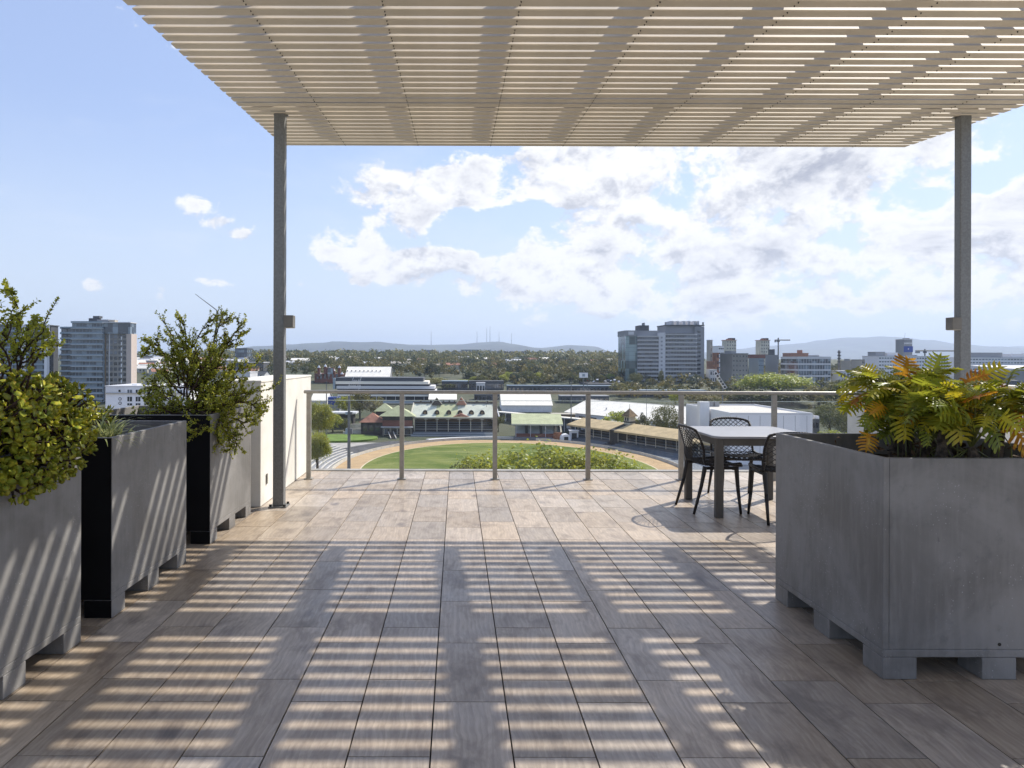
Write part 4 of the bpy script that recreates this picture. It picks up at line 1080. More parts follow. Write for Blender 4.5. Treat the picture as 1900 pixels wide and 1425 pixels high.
def gable(e, x0, x1, y0, y1, z0, ze, zr, roof, wall, over=.6, open_front=False):
    ym = (y0+y1)/2
    m = MB(); m.add([(x0,y0,z0),(x0,y1,z0),(x0,y1,ze-.02),(x0,ym,zr-.05),(x0,y0,ze-.02),(x1,y0,z0),(x1,y1,z0),(x1,y1,ze-.02),(x1,ym,zr-.05),(x1,y0,ze-.02)],
                    [(0,1,2,3,4),(9,8,7,6,5),(0,4,9,5),(1,6,7,2)]); m.build('wall', M[wall], e)
    for s, ya in ((1, y0), (-1, y1)):
        sl = (zr-ze)/(ym-y0); yo = ya-over*s; zo = ze-over*sl
        vs = [(x0-over,yo,zo),(x1+over,yo,zo),(x1+over,ym,zr),(x0-over,ym,zr)]
        if s < 0: vs = vs[::-1]
        MB().slab([Vector(v)+Vector((0,0,.15)) for v in vs], .14).build('roof', M[roof], e)
    MB().box(x0-over, x1+over, ym-.25, ym+.25, zr+.13, zr+.22).build('ridge_cap', M[roof], e)

# ---------------------------------------------------------------- main grandstand
def main_stand():
    Y = 322; X0, X1 = WX(768,Y), WX(917,Y); xc = (X0+X1)/2; h2 = (X1-X0)/2
    e = empty('grandstand', (xc, Y, G0), 'long grandstand with pale green roof and a row of six round dormers', 'grandstand')
    D = 15; ze = 8.7; zr = 14.3; yr = 11
    cube('back_wall', 'brownwall', e, -h2+.5, h2-.5, D-1, D, 0, ze)
    cube('side_wall', 'darkbrown', e, -h2+.2, -h2+.5, 1.5, D, 0, ze); cube('side_wall', 'darkbrown', e, h2-.5, h2-.2, 1.5, D, 0, ze)
    cube('base_wall', 'darkbrown', e, -h2, h2, 0, 1.2, 0, 2.6)
    for k in range(8): cube('seating_tier', 'seat' if k % 2 else 'darkbrown', e, -h2+.6, h2-.6, 1.3+k*1.2, 2.5+k*1.2, 0, 2.5+k*.42)
    for k in range(5): cube('lower_bench', 'seat2' if k % 2 else 'seat', e, -h2-1, h2+1, -7+k*1.3, -5.7+k*1.3, 0, .5+k*.35)
    x0, x1 = -h2-1.2, h2+1.2
    def slab3(nm, vs, mt, th=.2): MB().slab(vs, th).build(nm, M[mt], e)
    cuts = [x0, x0+(x1-x0)*.29, x0+(x1-x0)*.55, x1]; rx0, rx1 = x0+.6, x1-1.0
    for k in range(3):
        fa = (cuts[k]-x0)/(x1-x0); fb = (cuts[k+1]-x0)/(x1-x0)
        ra, rb = rx0+(rx1-rx0)*fa, rx0+(rx1-rx0)*fb
        slab3('roof', [(cuts[k]+.01,-1.2,ze),(cuts[k+1]-.01,-1.2,ze),(rb-.01,yr,zr),(ra+.01,yr,zr)], 'greenroof' if k != 1 else 'greenroof2')
    slab3('rear_roof', [(rx0,yr+.01,zr),(rx1,yr+.01,zr),(x1,D+1.5,ze+3),(x0,D+1.5,ze+3)], 'greenroof')
    cube('fascia', 'cream', e, x0, x1, -1.34, -1.21, ze-.55, ze-.05)
    cube('ridge_capping', 'darkbrown', e, rx0-.3, rx1+.3, yr-.35, yr+.35, zr+.02, zr+.75)
    MB().tube((rx1+.1,yr,zr+.35),(x1+.3,-1.2,ze+.3),.32,n=5).build('hip_capping', M['darkbrown'], e)
    MB().tube((rx1+.9,yr,zr+.5),(x1+1.1,-1.2,ze+.4),.28,n=5).build('hip_capping', M['whitewall'], e)
    MB().tube((rx0-.1,yr,zr+.35),(x0-.3,-1.2,ze+.3),.32,n=5).build('hip_capping', M['cream'], e)
    for k in range(8):
        xx = -h2+.4+(2*h2-.8)*k/7; cube('roof_column', 'cream', e, xx-.14, xx+.14, -.2, .1, 0, ze-.3)
        cube('column_bracket', 'cream', e, xx-.9, xx+.9, -.15, .02, ze-1.2, ze-.95)
    cube('balcony_rail', 'cream', e, -h2, h2, -.35, -.25, 3.0, 3.12)
    for px in (789,811,833,854,875,895):
        xx = WX(px, Y+2.5)-xc; zc_ = ze+ (3.0)*(zr-ze)/(yr+1.2)
        d = MB()
        a = [(xx+1.15*cos(t*pi/8), zc_+.35+1.25*sin(t*pi/8)) for t in range(9)] + [(xx-1.15, zc_-.5), (xx+1.15, zc_-.5)]
        n_ = len(a); d.add([(p,1.2,q) for p,q in a]+[(p,4.6,q) for p,q in a], [tuple(range(n_)), tuple(range(2*n_-1,n_-1,-1))]+[(i,n_+i,n_+(i+1)%n_,(i+1)%n_) for i in range(n_)])
        o = d.build('dormer', M['darkbrown'], e)
        v = MB(); a = [(xx+.62*cos(t*pi/5), zc_+.35+.68*sin(t*pi/5)) for t in range(10)]
        v.add([(p,1.15,q) for p,q in a], [tuple(range(10))]); v.build('dormer_louvre', M['brownwall'], o)
    for px, w_, hh, mt in ((811,9,3.0,'darkbrown'),(856,9,3.4,'rusty')):      # ridge gables
        xx = WX(px, Y+yr)-xc; v = MB()
        v.add([(xx-2.4,yr-2.6,zr-.5),(xx+2.4,yr-2.6,zr-.5),(xx,yr-2.6,zr+hh-.4),(xx-2.4,yr+1,zr+.1),(xx+2.4,yr+1,zr+.1),(xx,yr+1,zr+hh-.4)], [(0,1,2),(5,4,3),(0,2,5,3),(1,4,5,2),(0,3,4,1)])
        v.build('ridge_gable', M[mt], e)
        MB().tube((xx-2.6,yr-2.7,zr-.2),(xx,yr-2.7,zr+hh),.14,n=4).tube((xx+2.6,yr-2.7,zr-.2),(xx,yr-2.7,zr+hh),.14,n=4).build('barge_board', M['cream'], e)
    for px in (781,800,823,834,844,864,885,904):
        xx = WX(px, Y+yr)-xc; cube('chimney_vent', 'darkbrown', e, xx-.45, xx+.45, yr-.4, yr+.4, zr+.76, zr+1.7)
    v = MB(); xx = WX(856, Y)-xc
    v.add([(xx-3.6,-1.6,ze+.2),(xx+3.6,-1.6,ze+.2),(xx,-1.6,ze+1.7),(xx-3.6,-.9,ze+.4),(xx+3.6,-.9,ze+.4),(xx,-.9,ze+1.9)], [(0,1,2),(5,4,3),(0,2,5,3),(1,4,5,2),(0,3,4,1)])
    v.build('entrance_pediment', M['rusty'], e)
main_stand()
def pyramid(e, x0, x1, y0, y1, z, zt, m, th=.2, name='roof'):
    xm, ym = (x0+x1)/2, (y0+y1)/2; v = MB(); v.add([(x0,y0,z),(x1,y0,z),(x1,y1,z),(x0,y1,z),(xm,ym,zt)], [(0,1,4),(1,2,4),(2,3,4),(3,0,4),(3,2,1,0)]); return v.build(name, M[m], e)
# members' pavilion left of the stand
e = bempty('pavilion', 738, 318, 'two-storey pavilion with bright green pyramid roof left of the long grandstand')
cube('ground_storey','darkbrown',e,-7.2,7,0,9,0,4.2); cube('upper_storey','redbrick',e,-7,6.6,.8,9,4.4,7.4); cube('upper_storey_band','darkbrown',e,-7.1,6.7,.6,9.1,7.4,9.2)
cube('balcony_awning','palegrey',e,-7.6,7.2,-1.4,.7,4.21,4.5); pyramid(e,-8.6,8.2,-1,11,9.3,14.0,'greenroof2')
for k in range(4): cube('picture_window','win',e,-6+k*3.1,-3.6+k*3.1,-.08,-.003,1.2,3.2); cube('window_frame','cream',e,-6.2+k*3.1,-6.02+k*3.1,-.12,-.003,.9,3.5)
for k in range(2): cube('sill','cream',e,-6.2,6.2,-.13,-.003,(.75,3.5)[k],(.9,3.65)[k])
for k in range(5): cube('post','cream',e,-6.6+k*3.2,-6.45+k*3.2,-1.2,-1.05,0,4.2)
e = bempty('pavilion', 713, 338, 'small green pyramid-roofed pavilion behind the two-storey one'); cube('wall','darkbrown',e,-4,4,0,7,0,9.6); pyramid(e,-5.2,5.2,-1,8,9.7,13.6,'greenroof2')
e = bempty('kiosk', 690, 322, 'hexagonal-looking dark kiosk with terracotta pyramid roof'); cube('wall','darkbrown',e,-5,5,0,8,0,6.0); pyramid(e,-6,6,-1,9,6.1,10.4,'rusty')
for k in range(3): cube('window','win',e,-4+k*2.9,-2+k*2.9,-.07,-.003,2,4.6)
cube('annexe','darkbrown',e,5.1,9.5,1,8,0,5); cube('annexe_roof','palegrey',e,4.9,9.8,.6,8.4,5.02,5.3)
e = bempty('shelter', 622, 345, 'long white-roofed shelter left of the kiosk trees'); cube('wall','darkbrown',e,-9,9,1,8,0,7.2); cube('roof','palegrey',e,-12,10.5,-.5,9,7.25,8.1); cube('roof_edge','white',e,-12,10.5,-.7,-.51,7.3,7.9)
for i,(px,py,Y,w_) in enumerate([(660,788,334,9),(668,796,330,11),(655,802,326,9)]):
    e = bempty('garden_wall', px, Y, ['upper','middle','lowest'][i]+' cream garden wall stepping down beside the kiosk', 'wall'); cube('wall','cream',e,-w_/2,w_/2,0,.5,0,WZ(py,Y)-G0)
    cube('wall_coping','pale_step',e,-w_/2-.1,w_/2+.1,-.1,.6,WZ(py,Y)-G0,WZ(py,Y)-G0+.15)
# stair ramp near the grandstand
e = bempty('stairway', 722, 312, 'narrow dark stairway cutting through the grey apron beside the track', 'steps')
for k in range(8): cube('step','darkbrown',e,-.9+k*.35,.9+k*.35,6-k*1.6,7.5-k*1.6,.1,2.2-k*.25)
for s in (-1.25, 1.1): MB().slab([(s-.15,7.5,2.6),(s+.15,7.5,2.6),(s+2.9,-6,.7),(s+2.6,-6,.7)], .5).build('stair_wall', M['pale_step'], e)
# marquee-like long terrace wall at the stand's foot
ring('spectator_terrace', EA+9.2, EB+13.6, EA+17, EB+20, G0+.1, G0+.55, radians(66), radians(118), M['palegrey'], n=30, label='low pale spectator terrace in front of the long grandstand', cat='steps')
ring('spectator_terrace', EA+9.2, EB+13.6, EA+16, EB+19, G0+.1, G0+.7, radians(-12), radians(62), M['seat'], n=50, label='curving blue grey spectator terrace in front of the tan-roofed stands', cat='steps')

# ---------------------------------------------------------------- small green stand
def small_stand():
    Y = 308; X0, X1 = WX(957,Y), WX(1040,Y); xc = (X0+X1)/2; h2 = (X1-X0)/2
    e = empty('grandstand', (xc, Y, G0), 'small open stand with grass-green roof and orange brick end wall', 'grandstand', rz=radians(-4))
    ze, zr = 7.0, 10.6
    cube('back_wall','seat',e,-h2,h2,10.5,11,0,ze+1.5); cube('front_wall','redbrick',e,-h2,h2,-.3,0,0,2.6)
    for k in range(9): cube('seating_tier','seat2',e,-h2+.4,h2-.4,.05+k*1.1,1.12+k*1.1,0,2.3+k*.52)
    for k in range(5): cube('aisle','darkbrown',e,-h2+.6+k*(2*h2-2.4)/4,-h2+1.8+k*(2*h2-2.4)/4,0.02,9.9,0,2.36+0) if k in (0,4) else None
    for k in range(3):
        xx = -h2+1.2+(2*h2-3.2)*(k+.5)/2.6
        MB().slab([(xx,.0,2.6),(xx+1.2,.0,2.6),(xx+1.2,9.8,7.0),(xx,9.8,7.0)], .1).build('aisle_stair', M['darkbrown'], e)
    MB().slab([(-h2-1.8,-1.5,ze),(h2+1.0,-1.5,ze),(h2+1.0,11.8,zr),(-h2-1.8,11.8,zr)], .25).build('roof', M['greenroof2'], e)
    cube('fascia','greenroof',e,-h2-1.8,h2+1.0,-1.62,-1.51,ze-.6,ze)
    v = MB(); v.add([(h2+.05,-.3,0),(h2+.05,11,0),(h2+.05,11,8.2),(h2+.05,-.3,3.2),(h2+.5,-.3,0),(h2+.5,11,0),(h2+.5,11,8.2),(h2+.5,-.3,3.2)], [(0,3,2,1),(4,5,6,7),(0,1,5,4),(1,2,6,5),(2,3,7,6),(3,0,4,7)]); v.build('end_wall', M['brick'], e)
    cube('brick_bay','brick',e,h2-3.2,h2+.4,-1.4,-.31,0,3.2)
    MB().slab([(h2,-.5,3.5),(h2+.6,-.5,3.5),(h2+.6,11,8.5),(h2,11,8.5)], .25).build('wall_coping', M['cream'], e)
    for xx in (-h2+.2, -h2/3, h2/3, h2-.2): cube('roof_post','palegrey',e,xx-.1,xx+.1,-.9,-.7,0,ze-.3)
    cube('apron_bench','seat',e,-h2-1,h2-4,-5,-1.8,0,1.2)
small_stand()
e = bempty('domed_kiosk', 1051, 299, 'little white domed kiosk with a dark opening next to the brick end wall')
v = MB(); a = [(2.2*cos(t*pi/8), 1.4+1.9*sin(t*pi/8)) for t in range(9)]+[(-2.2,0),(2.2,0)]; n_=len(a)
v.add([(p,0,q) for p,q in a]+[(p,4,q) for p,q in a], [tuple(range(n_)), tuple(range(2*n_-1,n_-1,-1))]+[(i,n_+i,n_+(i+1)%n_,(i+1)%n_) for i in range(n_)]); v.build('dome', M['whitewall'], e); cube('opening','black',e,-.9,.9,-.05,-.003,.3,2.2)
e = bempty('ticket_box', 1066, 301, 'white-framed ticket box at the left end of the tan-roofed stands'); cube('wall','palegrey',e,-1.8,1.8,0,3,0,4.5); cube('opening','darkbrown',e,-1.1,1.1,-.05,-.003,1,3.6); cube('roof','whitewall',e,-2.1,2.1,-.3,3.3,4.51,4.8)

# ---------------------------------------------------------------- tan-roofed stands along the right side
AX = Vector((31, -57, 0)).normalized(); PX = Vector((57, 31, 0)).normalized()
def tan_stand(s0, s1, label, tower=False):
    o = Vector((49.6, 307, G0)) + AX*s0; L = s1-s0
    e = empty('grandstand', o, label, 'grandstand', rz=atan2(AX.y, AX.x))
    # local x along the stand, local y = +towards the back
    ze, zr = 6.9, 9.4
    MB().slab([(-1,-.8+.8,ze),(L+1,0,ze),(L+1,9,zr),(-1,9,zr)], .2).build('roof', M['tanroof'], e)
    MB().slab([(-1,9.01,zr),(L+1,9.01,zr),(L+1,15,ze+.4),(-1,15,ze+.4)], .2).build('rear_roof', M['tanroof'], e)
    cube('fascia','tanroof',e,-1,L+1,-.14,-.02,ze-.7,ze-.05)
    cube('back_wall','darkbrown',e,0,L,13,13.5,0,ze); cube('base_wall','darkgrey',e,0,L,1,1.4,0,2.4)
    for k in range(6): cube('seating_tier','seat' if k % 2 else 'darkbrown',e,.2,L-.2,1.45+k*1.3,2.7+k*1.3,0,2.3+k*.4)
    n_ = max(2, int(L/5.2))
    for k in range(n_+1): cube('roof_column','beige',e,L*k/n_-.13,L*k/n_+.13,1.05,1.3,2.41,ze+.2)
    cube('balustrade_rail','beige',e,0,L,.85,.98,3.1,3.25)
    for k in range(4): cube('front_bench','seat',e,0,L,-4.2+k*1.2,-3.05+k*1.2,0,.5+k*.4)
    return e
tan_stand(0, 26, 'left section of the tan-roofed stands beside the cupola')
tan_stand(31, 78, 'long right section of the tan-roofed stands running towards the café table')
o = Vector((49.6, 307, G0)) + AX*28.5
e = empty('clock_cupola', o, 'small square cupola with pointed hood roof between the tan-roofed stands', 'tower', rz=atan2(AX.y, AX.x))
cube('stair_block','darkbrown',e,-2.2,2.2,1,13,0,6.6); MB().slab([(-2.2,.4,6.9),(2.2,.4,6.9),(2.2,9,9.1),(-2.2,9,9.1)],.2).build('link_roof', M['darkbrown'], e)
cube('turret','cream',e,-1.6,1.6,8,11.2,6.8,12.2); cube('turret_band','darkbrown',e,-1.7,1.7,7.9,11.3,9.6,10.2); pyramid(e,-2.5,2.5,7.1,12.1,12.25,15.6,'brownwall'); MB().tube((0,9.6,15.4),(0,9.6,17.2),.12,n=5).build('finial', M['cream'], e)
for k in range(2): cube('turret_opening','win',e,-1.1+k*1.3,-.2+k*1.3,7.94,7.995,10.4,11.8)

# ---------------------------------------------------------------- white halls
shed('exhibition_hall', 932, 1024, 751, 728, 400, 24, 'long white-roofed hall behind the small green-roofed stand', wall='whitewall')
def big_hall():
    A = Vector((61, 388, 0)); B = Vector((106, 318, 0)); d = (B-A); L = d.length; rz = atan2(d.y, d.x)
    e = empty('exhibition_hall', (A.x, A.y, G0), 'very large white-roofed hall with a blue-white gable behind the tan-roofed stands', 'hall', rz=rz)
    ze, zr, D = 6.2, 12.6, 34
    gable(e, 0, L, 0, D, 0, ze, zr, 'white', 'whitewall')
    for k in range(9): cube('wall_opening','darkbrown',e,2+k*L/9.3,2+k*L/9.3+4.6,-.06,-.003,1,4.6)
    for k in range(5): cube('gable_window','win',e,L+.003,L+.07,3+k*6,6.6+k*6,1.2,4.6)
    v = MB(); v.add([(L+.05,10,7.2),(L+.05,24,7.2),(L+.05,17,10.8)], [(0,1,2)]); v.build('gable_louvre', M['darkgrey'], e)
    for q in ((.3,.4),(.62,.3)):
        MB().tube((L*q[0], D/2*q[1], ze+(zr-ze)*q[1]+.1), (L*q[0], D/2*q[1], ze+(zr-ze)*q[1]+1.1), .4, n=8).build('roof_vent', M['palegrey'], e)
    return e
big_hall()
# covered way: long thin white roof
A = Vector((20.5, 372, 0)); B = Vector((82, 300, 0)); d = B-A; L = d.length
e = empty('covered_walkway', (A.x, A.y, G0), 'long thin white-roofed walkway running behind the small stand to the tan roofs', 'walkway', rz=atan2(d.y, d.x))
cube('roof','white',e,0,L,0,4,7.0,7.5)
for k in range(14): cube('post','palegrey',e,1+k*L/14,1.25+k*L/14,.2,.45,0,7)
cube('rear_wall','darkgrey',e,0,L,3.6,3.9,0,6.6)
for k in range(10): cube('wall_panel','palegrey',e,2+k*L/10.5,2+k*L/10.5+3.2,3.4,3.55,2,4.2)
e = bempty('site_hut', 1047, 372, 'grey site hut between the two white halls'); cube('wall','brownwall',e,-6,6,0,8,0,3.2); cube('roof','beige',e,-6.5,6.5,-.5,8.5,3.21,3.5)

def white_box():
    Y = 236; X0, X1 = WX(1356,Y), WX(1508,Y); h2 = (X1-X0)/2; xc = (X0+X1)/2
    e = empty('flat_roofed_hall', (xc, Y, G0), 'big white flat-roofed hall with cream roof deck beyond the dining table', 'hall')
    H = WZ(768,Y)-G0; D = 46
    cube('wall','whitewall',e,-h2,h2,0,D,0,H); cube('roof_deck','pale_step',e,-h2+.5,h2-.5,.5,D-.5,H,H+.12)
    for a,b,c_,d_ in ((-h2,h2,0,.45),(-h2,h2,D-.45,D)): cube('parapet','palegrey',e,a,b,c_,d_,H+.01,H+.7)
    for a,b in ((-h2,-h2+.4),(h2-.4,h2)): cube('parapet','whitewall',e,a,b,.46,D-.46,H+.01,H+.7)
    for k in range(7): cube('wall_joint','grey',e,-h2+2+k*4,-h2+2.12+k*4,-.03,-.002,1,H-.3)
    for k in range(3): cube('roof_unit','grey',e,-h2+4+k*2.4,-h2+5.8+k*2.4,D-8,D-5.5,H+.13,H+2.2)
    cube('roof_hatch','whitewall',e,-h2-4,-h2-.5,D*.4,D*.4+3,0,H+3.2)
    cube('annexe','darkgrey',e,h2+.01,h2+6,D*.15,D*.9,0,H-2.0); cube('annexe_deck','pale_step',e,h2+.8,h2+5.2,D*.15+1,D*.9-1,H-1.99,H-1.8)
    for k in range(2): cube('annexe_rail','whitewall',e,(h2+.2,h2+5.6)[k],(h2+.5,h2+5.9)[k],D*.15,D*.9,H-1.99,H-.9)
    for k in range(4): cube('duct','palegrey',e,h2+1.2+k*1.1,h2+1.8+k*1.1,D*.2,D*.2+5,H-1.7,H-.6)
    for k in range(4): cube('annexe_window','win',e,h2+.8+k*1.3,h2+1.7+k*1.3,D*.15-.06,D*.15-.003,H-5,H-3.2)
white_box()

# ---------------------------------------------------------------- striped hall with script sign
def striped():
    Y = 440; X0, X1 = WX(624,Y), WX(786,Y); xc = (X0+X1)/2; h2 = (X1-X0)/2
    e = empty('striped_hall', (xc, Y, G0), 'low modern hall banded in black and white with a cursive rooftop sign', 'hall'); z = lambda p: WZ(p, Y)-G0
    rows = [(701,707.5,'darkgrey',0,0,4),(707.8,713,'white',0,4,3),(713.2,716,'black',1,5,3.6),(716.2,721.5,'palegrey',2,9,2.6),(721.8,723.5,'black',3,9,3.4),(723.8,729,'palegrey',3,10,2),(729.2,731.5,'black',4,10,3),(731.8,735,'white',5,14,1.2),(735.2,742,'black',6,14,2.4),(742.2,747,'bluegrey',6,14,1.8),(747.2,748.6,'white',7,13,.6),(748.8,775,'darkbrown',8,12,2.6)]
    for (a, b, m_, l, r, f) in rows: cube('facade_band', m_, e, -h2+l*.35, h2+r*.8, -6+f, 22, z(b), z(a))
    cube('end_screen','bluegrey',e,-h2-1.4,-h2-.05,-4,18,z(722),z(702))
    for k in range(9): cube('glazing_mullion','palegrey',e,-h2+8+k*6,-h2+8.3+k*6,-3.9,-3.62,z(742),z(735.2))
    # cursive sign, white tube strokes in two lines (the words cannot be made out)
    s = empty('rooftop_sign', (WX(659,432), 432, WZ(720,432)), 'white cursive lettering standing in front of the black and white bands', 'sign')
    st = MB()
    def stroke(pts, r=.10):
        for i in range(len(pts)-1): st.tube((pts[i][0],0,pts[i][1]), (pts[i+1][0],0,pts[i+1][1]), r, n=5)
    stroke([(-2.4,3.2),(-1.6,5.0),(-.9,6.6)]); 
    for k in range(2): stroke([(-.6+k*1.3+.45*cos(t*pi/5), 4.2+.55*sin(t*pi/5)) for t in range(9)] + [(.1+k*1.3,3.7)])
    stroke([(2.0,3.6),(2.4,4.9),(2.0,5.0),(2.6,3.8)]); stroke([(2.5,2.2),(3.2,4.6),(4.0,7.2)], .13); stroke([(2.6,4.8),(3.8,4.9)])
    stroke([(-4.6,-.4),(-3.9,1.0),(-3.2,2.9),(-2.8,2.7)]); stroke([(-4.2,1.4),(-3.0,1.5)])
    for k in range(3): stroke([(-2.4+k*1.25+.4*cos(t*pi/5), 1.2+.5*sin(t*pi/5)) for t in range(9)] + [(-1.8+k*1.25,.7)])
    stroke([(1.4,.7),(1.6,1.8),(2.1,1.6)]); stroke([(2.4,1.9),(2.8,.9),(3.4,1.9),(2.9,-.6),(2.3,-.9)]); stroke([(2.5,2.2),(2.2,-2.2),(2.3,-5.4)], .08)
    st.build('lettering', M['whitewall'], s)
striped()
shed('roofed_market_hall', 641, 722, 701, 681, 560, 30, 'pale sawtooth-dotted hall roof rising behind the striped hall', wall='grey')
e = COL.objects[-1]
mh = [o for o in COL.objects if o.get('label','').startswith('pale sawtooth')][0]; mh['label'] = 'pale hall roof with a row of small dark vents behind the striped hall'
for k in range(9):
    Yv = 568; X = WX(645+k*7.6, Yv)-mh.location.x; cube('roof_vent','darkgrey',mh,X-.35,X+.35,7.6,8.5,WZ(689,568)-mh.location.z-.2,WZ(689,568)-mh.location.z+.7)
shed('tent_hall', 797, 846, 741, 727, 420, 26, 'white tent-like hall roof between the striped hall and the dormered stand', wall='palegrey')
shed('works_hall', 578, 606, 744, 728, 400, 20, 'white factory roof at the far left behind the first glass panel', wall='palegrey')
e = bempty('blue_container', 619, 392, 'blue shipping container beside the white factory roof', 'container'); cube('body','blue',e,-3.2,3.2,0,6,5,9.5); cube('base','grey',e,-3.4,3.4,-.2,6.2,0,4.98)
# old brick museum with capped turrets
def museum():
    Y = 560; e = bempty('brick_museum', 612, Y, 'dark red brick museum with white-capped turrets left of the pale hall roof'); z = lambda p: WZ(p,Y)-e.location.z
    cube('wall','redbrick',e,-13,11,3,22,0,z(694)); cube('entrance_wing','redbrick',e,-8,7,0,2.9,0,z(699))
    for px, pt in ((591,678),(603,676),(611,681),(619,684),(629,678),(594,692),(634,690)):
        X = WX(px,Y)-e.location.x
        t = cube('turret','redbrick',e,X-1.0,X+1.0,.5,2.8,z(700),z(pt+5)); v = MB(); v.add([(X-1.1,.4,z(pt+5)),(X+1.1,.4,z(pt+5)),(X+1.1,2.9,z(pt+5)),(X-1.1,2.9,z(pt+5)),(X,1.65,z(pt))],[(0,1,4),(1,2,4),(2,3,4),(3,0,4)]); v.build('turret_cap', M['whitewall'], e)
    cube('glazed_gable','win2',e,-1.8,2.6,-.1,-.003,z(695),z(684))
    cube('gable_wall','redbrick',e,-2.4,3.2,.003,2.8,z(699),z(683))
    for k in range(7): cube('arched_window','win',e,-11+k*3.2,-9.6+k*3.2,2.9-.05,2.995,4,8) if k < 1 or k > 5 else cube('arched_window','win',e,-11+k*3.2,-9.6+k*3.2,-.06,-.003,4,8)
museum()

# ---------------------------------------------------------------- office towers on the right
def towers():
    Y = 600; zb = GZ(WX(1230,Y),Y)-1; X = lambda p: WX(p,Y); z = lambda p: WZ(p,Y)-zb
    e = empty('office_tower', (X(1190), Y, zb), 'left office tower with green glass corner and white floor bands', 'office tower'); x0 = X(1190)
    a, b, c_ = WX(1147,630)-x0, X(1183)-x0, X(1222)-x0; H = z(622)
    cube('glass_corner','gwin',e,a,b,2,30,0,H)
    for k in range(12): cube('glass_joint','darkgrey',e,a-.03,b+.03,1.9,30.03,H*k/12,H*k/12+.18)
    cube('crown_frame','grey',e,a-.6,b,1,30,H+.01,z(612)); cube('crown_sign','palegrey',e,a+2,b-3,.9,.99,z(620),z(614))
    facade(e, b+.02, c_, 0, 30, 0, H, 'grey', 12, 9, 'win', 'palegrey', 'band', ww=.86, wh=.42)
    cube('plant_room','grey',e,b-1,c_,4,28,H+.02,z(612)); cube('plant_room','darkgrey',e,b+3,c_-7,5,20,z(612)+.01,z(602)); cube('roof_box','grey',e,b+8,c_-11,6,14,z(602)+.01,z(597))
    cube('lift_shaft','palegrey',e,c_+.02,X(1234)-x0,-.8,28,0,z(616))
    for k in range(12): cube('shaft_slot','grey',e,c_+1.6,c_+3.2,-.86,-.803,H*k/12+1.2,H*k/12+2.6)
    e = empty('office_tower', (X(1272), Y, zb), 'right office tower with white floor bands, dark side wing and rooftop fins', 'office tower'); x0 = X(1272)
    a, b, c_ = X(1234.5)-x0, X(1291)-x0, X(1309)-x0; H = z(618)
    facade(e, a, b, 0, 30, 0, H, 'grey', 12, 11, 'win', 'palegrey', 'band', ww=.86, wh=.42)
    cube('side_wing','grey',e,b+.02,c_,3,30,0,z(604))
    for k in range(13): cube('wing_window','win',e,b+2.2,b+5.2,2.93,2.997,H*k/12+1.0,H*k/12+2.7)
    for k in range(12): cube('bright_edge','whitewall',e,b+.03,b+.9,-.9,2.9,H*(k+.72)/12,H*(k+.98)/12)
    cube('upper_storeys','grey',e,X(1238)-x0,b+.015,5,30,H+.56,z(603))
    cube('roof_edge','darkgrey',e,X(1237)-x0,c_+.3,3.5,30.2,z(603)+.005,z(601))
    for i, px in enumerate((1250,1260,1272,1281,1292,1298)):
        for k in range(3): cube('roof_fin','palegrey',e,X(px+k*1.6)-x0-.25,X(px+k*1.6)-x0+.25,6,20,z(601)+.01,z(593.5))
    for px in (1238,1308): cube('corner_post','grey',e,X(px)-x0-.5,X(px)-x0+.5,4,6,z(601)+.01,z(596))
towers()
def ctower(px0, px1, ptop, label, Y=900):
    e = block('apartment_tower', px0, px1, ptop, Y, 16, label, wall='cream', floors=9, bays=4, glass='win', band='cream', ww=.4, wh=.42, roof=False)
    H = WZ(ptop,Y)-e.location.z; h2 = (WX(px1,Y)-WX(px0,Y+16))/2
    cube('cornice','rusty',e,-h2-.8,h2+.8,-.8,16.8,H,H+.7); cube('roof_house','darkbrown',e,-h2*.05,h2*.9,2,12,H+.71,H+3.2)
    for k in range(3): cube('roof_turret','rusty',e,-h2*.9+k*2.6,-h2*.9+1.6+k*2.6,1,4,H+.71,H+2.0)
    return e
ctower(1339.5, 1366, 630, 'left of two cream residential towers with terracotta cornices'); ctower(1402, 1428, 630, 'right of two cream residential towers, above the dark grey block')
block('tall_block', 1311, 1322, 630, 700, 10, 'narrow cream windowless shaft building right of the office towers', wall='beige', floors=6, bays=1, ww=.2)
block('hospital_block', 1321, 1343, 641, 760, 20, 'white block with dark strip windows between shaft and cream tower', wall='whitewall', floors=6, bays=3, ww=.8, wh=.3)
block('brick_block', 1311, 1326, 670, 640, 18, 'red brick block beside the right office tower', wall='brick', floors=5, bays=3, band='brick', ww=.5)
block('brick_block', 1322, 1334, 654, 690, 12, 'small orange brick block below the white strip-windowed block', wall='brick', floors=4, bays=2, band='brick')
block('low_white_building', 1310, 1330, 685, 600, 10, 'low white building at the foot of the right office tower', wall='whitewall', floors=2, bays=3)
block('stained_block', 1336, 1388, 655, 560, 26, 'weathered grey concrete block with deep window slots', wall='stain', floors=7, bays=5, band='grey', ww=.34, wh=.35, plant=((.1,.45,2.4,'grey'),))
block('glass_block', 1389, 1417, 664, 570, 20, 'pale blue-green panelled block next to the weathered one', wall='bluegrey', floors=6, bays=3, glass='win2', band='bluegrey', ww=.8, wh=.18)
e = block('dark_roofed_block', 1389, 1418, 663, 640, 14, 'low block with curved dark red roof behind the blue-green one', wall='beige', floors=4, bays=4, roof=False); cube('roof','redbrick',e,-8,8,-1,15,WZ(663,640)-e.location.z,WZ(656,640)-e.location.z)
block('grey_block', 1420, 1444, 658, 560, 22, 'plain lilac-grey block with darker rooftop box', wall='grey', floors=6, bays=4, ww=.15, wh=.2, band='grey', plant=((-.15,.62,5.2,'darkgrey'),))
